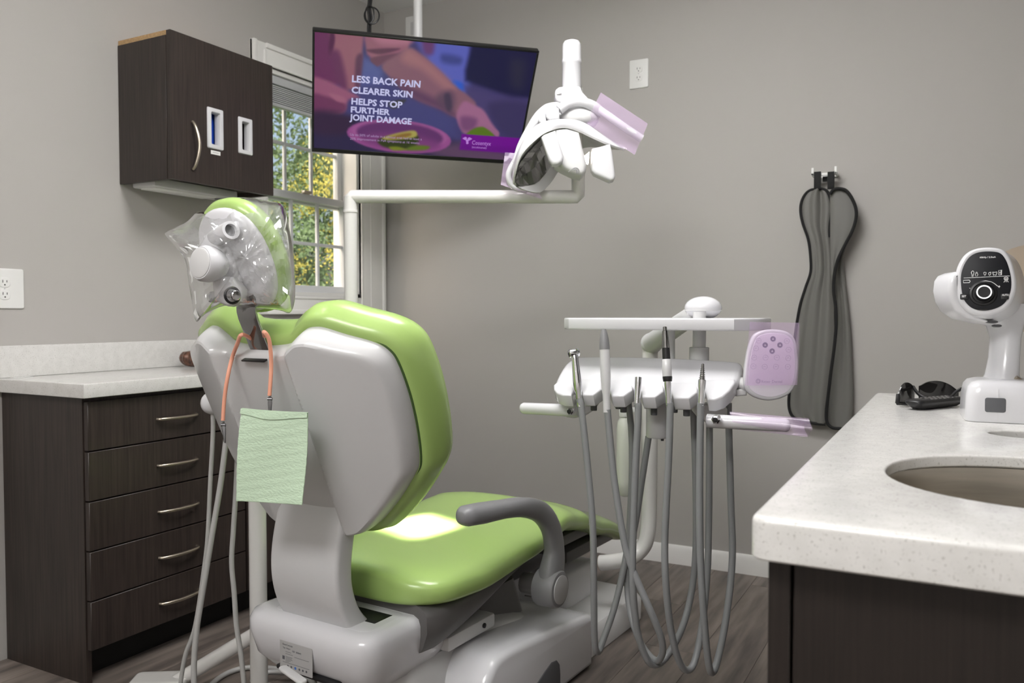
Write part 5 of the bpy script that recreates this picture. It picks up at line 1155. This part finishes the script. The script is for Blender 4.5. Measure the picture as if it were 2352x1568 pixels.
# ================================================================== handheld x-ray on its stand
xr = thing('xray_device', 'white handheld dental x-ray device standing upright on the sink worktop', 'x-ray device', at(2290, 965, Z=WZ))
XD = 1.57; fo = at(2266, 645, d=XD); vd = (fo-_c); vd.z = 0; vd.normalize(); xr_r = Vector((vd.y, -vd.x, 0)); xr_r = (xr_r+vd*.10).normalized(); xr_n = Vector((-xr_r.y, xr_r.x, 0)); xr_n = -xr_n if xr_n.dot(vd) > 0 else xr_n
tl = math.radians(8); XN = (xr_n*math.cos(tl)+Vector((0, 0, 1))*math.sin(tl)).normalized(); XF = Fr(fo, xr_r, XN.cross(xr_r), XN)
XF.y = XF.y if XF.y.z > 0 else -XF.y
fpx = [(2205, 645), (2208, 620), (2218, 598), (2232, 584), (2252, 577), (2280, 576), (2300, 581), (2313, 598), (2321, 622), (2325, 648), (2322, 672), (2312, 693), (2296, 706), (2270, 714), (2244, 713), (2224, 703), (2210, 682)]
fp_ = ccw([(v.x, v.y) for v in catmull([pl(x_, y_, XF)+(0,) for x_, y_ in fpx], 4, True)])
def bodyring(ins, dep, kx=1, ox=0, oy=0): return [XF(x_*kx+ox, y_*kx+oy, dep) for x_, y_ in inset(fp_, ins)]
obj('body', loft([bodyring(.002, -.001), bodyring(-.002, .0005), bodyring(-.006, -.002), bodyring(-.008, -.008), bodyring(-.009, -.03, 1.02, .004), bodyring(-.010, -.09, 1.08, .02), bodyring(-.006, -.15, 1.05, .03), bodyring(.004, -.19, .95, .03), bodyring(.02, -.195, .9, .03)]), M['white'], xr, 60, label='white rounded x-ray head')
obj('side_lug', block([(2206, 622), (2192, 628), (2184, 640), (2181, 664), (2186, 690), (2198, 712), (2225, 730), (2280, 742), (2240, 715), (2214, 690)], XD+.02, .07, .010, 4), M['white'], xr, 50)
fpn = obj('control_panel', loft([bodyring(.0015, -.002), bodyring(.0015, .0006), bodyring(.004, .0015)]), M['panelblack'], xr, 40, label='black control panel')
kc = pl(2258, 674, XF); Fkn = Fr(XF(kc[0], kc[1], .0015), XF.x, XF.y, XF.z)
obj('dial_well', lathe([(.024, .0), (.023, .002), (.0195, .003), (.018, .0005)], Fkn, 32), M['black'], fpn)
kb = obj('dial', lathe([(.0145, .0), (.014, .014), (.0125, .0165), (.001, .0165)], Fkn, 32), M['black'], fpn)
M['ring'] = mat('lit_white_ring', (1, 1, 1, 1), .4, emit=((1, 1, 1, 1), 1.0))
obj('dial_ring', tube([Fkn(.0118*math.cos(t), .0118*math.sin(t), .0168) for t in np.linspace(0, 6.283, 32, endpoint=False)], .0011, 6, 0, True), M['ring'], kb, label='white ring of the dial')
def xp(x_, y_, z_=.0018): a_, b_ = pl(x_, y_, XF); return XF(a_, b_, z_)
def ln(pts, r_=.0005, closed=False): return tube([xp(2190+x_/7.84, 560+y_/7.84) for x_, y_ in pts], r_, 5, 0, closed)
ic = [ln([(180, 618), (1010, 578)], .0005), ln([(330, 590), (335, 560), (318, 520), (330, 500), (347, 485), (362, 500), (370, 520), (355, 560), (352, 590)], .0005, True), ln([(395, 580), (390, 550), (405, 535), (402, 518), (414, 508), (428, 518), (425, 535), (440, 550), (430, 580)], .0005, True),
      ln([(540, 520), (562, 512), (588, 518), (580, 550), (565, 572), (550, 555)], .0005, True), ln([(630, 530), (650, 515), (672, 510), (668, 545), (650, 570), (634, 560)], .0005, True), ln([(705, 510), (740, 515), (780, 505), (775, 545), (760, 572), (742, 552), (725, 570), (712, 545)], .0006, True),
      ln([(815, 480), (850, 475), (850, 515), (815, 520)], .0005, True), ln([(815, 528), (850, 525), (850, 560), (815, 562)], .0005, True), ln([(866, 470), (862, 562)], .0006),
      ln([(178, 660), (285, 655), (300, 675), (285, 700), (178, 703)], .0007, True), ln([(912, 610), (945, 600), (980, 608), (980, 640), (960, 655), (930, 655), (912, 640)], .0006, True), ln([(905, 695), (925, 665)], .0006), ln([(945, 690), (945, 665)], .0006), ln([(985, 692), (965, 662)], .0006), ln([(925, 620), (968, 645)], .0005), ln([(968, 620), (925, 645)], .0005),
      ln([(335, 782), (400, 720), (480, 682), (580, 668), (680, 685), (740, 720), (795, 765)], .0006), ln([(285, 802), (328, 800)], .0007), ln([(800, 772), (840, 770)], .0007), ln([(820, 752), (820, 792)], .0007)]
obj('panel_icons', ic, M['whiteprint'], fpn, 0)
for s_, x_, y_, hgt, al in (('60kVp / 2.5mA', 2250, 593, .0042, 0), ('SET', 2208.5, 683, .0052, .001), ('AUTO', 2301, 680, .0052, .001)):
    a_, b_ = pl(x_, y_, XF); w_ = pl(x_+(37 if al == 0 else (10 if s_ == 'SET' else 16)), y_, XF)[0]-a_; text('panel_text', s_, hgt, Fr(XF(a_, b_, .0036 if al else .0018), XF.x, XF.y, XF.z), M['whiteprint'], fpn, width=w_, bold=.00012)
for x0_, x1_ in ((2205, 2224), (2298, 2317)):
    a_, b_ = pl(x0_, 688, XF); c_, e_ = pl(x1_, 675, XF); obj('key', slab(rrect(c_-a_, e_-b_, .002, 3, (a_+c_)/2, (b_+e_)/2), .001, .0032, XF, .001, bev0=0), M['black'], fpn)
obj('panel_slot', tube([xp(2249, 711, .0016), xp(2267, 710, .0016)], .0012, 6), M['slot'], fpn)
obj('neck', loft([[p_ for p_ in [view_frame(cx_, y_, dd_)(a_*w_*XD/FPX, 0, b_*dp_) for a_, b_ in ell(1, 1, 28, e=2.6)]] for cx_, y_, w_, dp_, dd_ in ((2300, 700, 70, .05, XD+.085), (2302, 725, 55, .045, XD+.08), (2308, 748, 34, .036, XD+.075), (2309, 775, 27, .032, XD+.07), (2306, 820, 27, .032, XD+.065), (2301, 860, 30, .034, XD+.06), (2297, 890, 42, .045, XD+.06))]), M['white'], xr, 60)
obj('neck_buttons', [slab(ell(.010, .0028, 20), -.01, .002, view_frame(2280, 739, XD+.022), .0008), slab(ell(.007, .0028, 20), -.01, .002, view_frame(2292, 748, XD+.028), .0008)], M['rubbergrey'], xr)
bp0 = at(2219, 968, Z=WZ); Fb = Fr(Vector((bp0.x, bp0.y, WZ)), xr_r, -xr_n, (0, 0, 1))
bx = lambda x_: (x_-2219)*1.62/FPX
obj('charging_base', loft([[Fb(x_, y_, z_) for x_, y_ in rrect(.19-2*i_, .145-2*i_, r_, 6, .094, .072)] for z_, i_, r_ in ((.0008, .0, .022), (.004, -.001, .022), (.05, .001, .022), (.066, .004, .022), (.074, .010, .02), (.078, .022, .018), (.079, .035, .012))]), M['white'], xr, 60)
obj('base_seam', box(.052, .0526, -.0015, .0, .002, .064, F=Fb), M['lightgrey'], xr); pq = pl(2286, 930, Fr(Fb(0, 0, 0), Fb.x, Fb.z, -Fb.y))
obj('base_pad', slab(rrect(.034, .027, .004, 4, pq[0], pq[1]), -.002, .0025, Fr(Fb(0, 0, 0), Fb.x, Fb.z, -Fb.y), .001), M['rubbergrey'], xr, label='dark grey square pad')
sh = at(2368, 662, d=XD+.24); Fs = look(sh, (xr_n*1+Vector((-.12, .0, .0))).normalized())
obj('beam_cone', tube([XF(.02, 0, -.185), (XF(.02, 0, -.2)+sh)/2, sh+(sh-XF(.02, 0, -.2)).normalized()*.05], [.045, .032, .028], 24), M['white'], xr, 40)
obj('backscatter_shield', lathe([(.094, -.002), (.096, 0), (.094, .002)], Fs, 48), M['amber'], xr, 30, label='amber transparent round shield')
obj('cradle_clip', tube([at(2332, 868, d=XD+.02), at(2345, 876, d=XD+.02), at(2362, 878, d=XD+.03)], .006, 10, 4), M['nickel'], xr)

# ================================================================== small things on the sink worktop
gd = at(2138, 925, Z=WZ); gl = thing('safety_glasses', 'black wraparound safety glasses folded on the sink worktop', 'glasses', gd)
gp = lambda x_, y_, d: at(x_, y_, d=d)
D0 = 1.87
frame = [(2060, 918, D0-.03), (2064, 900, D0-.02), (2076, 884, D0), (2094, 880, D0+.03)]
def lens(xs, top, bot, d0, d1, curve):
    def f(u, v):
        x_ = xs[0]+(xs[1]-xs[0])*u; t_ = catmull([(i, y_, 0) for i, y_ in enumerate(top)], 4); b_ = catmull([(i, y_, 0) for i, y_ in enumerate(bot)], 4)
        yt, yb2 = lerp(t_, u).y, lerp(b_, u).y; return at(x_, yt+(yb2-yt)*v, d=d0+(d1-d0)*u+curve*math.sin(math.pi*u)+.012*v)
    return sheet(f, 18, 8, .0025)
obj('lens', lens((2110, 2202), (886, 877, 874, 876, 884, 897), (914, 920, 922, 922, 920, 912), D0, D0+.02, .03), M['lens'], gl, 60, label='dark tinted lens')
obj('lens', lens((2060, 2098), (906, 886, 878, 880, 888), (926, 926, 926, 926, 924), D0-.05, D0+.01, -.01), M['lens'], gl, 60, label='dark tinted lens')
obj('frame', [tube(path([(2098, 888, D0), (2104, 898, D0-.02), (2114, 908, D0-.04), (2126, 914, D0-.05), (2140, 917, D0-.05)]), .0035, 8, 4), tube(path([(2061, 926, D0-.06), (2090, 927, D0-.05), (2130, 926, D0-.04), (2170, 924, D0-.02), (2202, 918, D0+.01)]), .004, 8, 4), tube(path([(2063, 906, D0-.055), (2062, 918, D0-.06), (2061, 926, D0-.06)]), .0045, 8, 4)], M['black'], gl)
obj('temple', tube(path([(2202, 912, D0-.02), (2190, 916, D0-.05), (2172, 922, D0-.06), (2140, 924, D0-.07)]), .003, 8, 4), M['black'], gl)
obj('temple', tube(path([(2150, 922, D0-.06), (2180, 914, D0-.06), (2196, 900, D0-.05), (2208, 893, D0-.05), (2216, 894, D0-.05)]), [.003, .0035, .004, .004, .002], 8, 4), M['black'], gl)
rm0, rm1 = at(2103, 943, Z=WZ), at(2235, 930, Z=WZ); rd = (rm1-rm0); rd.z = 0; rd.normalize(); RF = Fr(rm0+Vector((0, 0, .0005)), rd, Vector((-rd.y, rd.x, 0)), (0, 0, 1))
rmt = thing('remote_control', 'slim black remote control lying by the safety glasses', 'remote control', rm0)
obj('body', loft([[RF(x_, y_, z_) for x_, y_ in rrect(.17-2*i_, .044-2*i_, .016, 5, .085, .01)] for z_, i_ in ((.001, .012), (.006, .006), (.014, 0), (.018, .0005), (.021, .004))]), M['black'], rmt, 50)
for i in range(7):
    for j in range(3):
        obj('button', slab(rrect(.009, .006, .002, 2, .055+i*.015, -.003+j*.0125), .0205, .0228, RF, .0006, bev0=0), M['darkgrey'], rmt)
shade_cabinet = thing('wall_cabinet', 'dark brown cabinet added unseen on the right wall to cut bounced light', 'cabinet', (XR-.15, 1.55, 1.46))  # unseen, added to darken the right side and cut wall bounce
obj('body', box(.17, XR-.002, .86, 2.26, 1.46, 2.28, .002, 1), M['woodx'], shade_cabinet)
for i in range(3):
    d_ = obj('door', box(.150, .169, .862+i*.466, .862+i*.466+.463, 1.462, 2.278, .0015, 1), M['woodx'], shade_cabinet)
    obj('handle', tube([(.150+q_[0], .92+i*.466, 1.60+q_[1]) for q_ in ((0, -.07), (-.022, -.04), (-.026, 0), (-.022, .04), (0, .07))], .0055, 10, 4), M['nickel'], d_)
# ------------------------------------------------------------------ finish
for im in bpy.data.images: pass
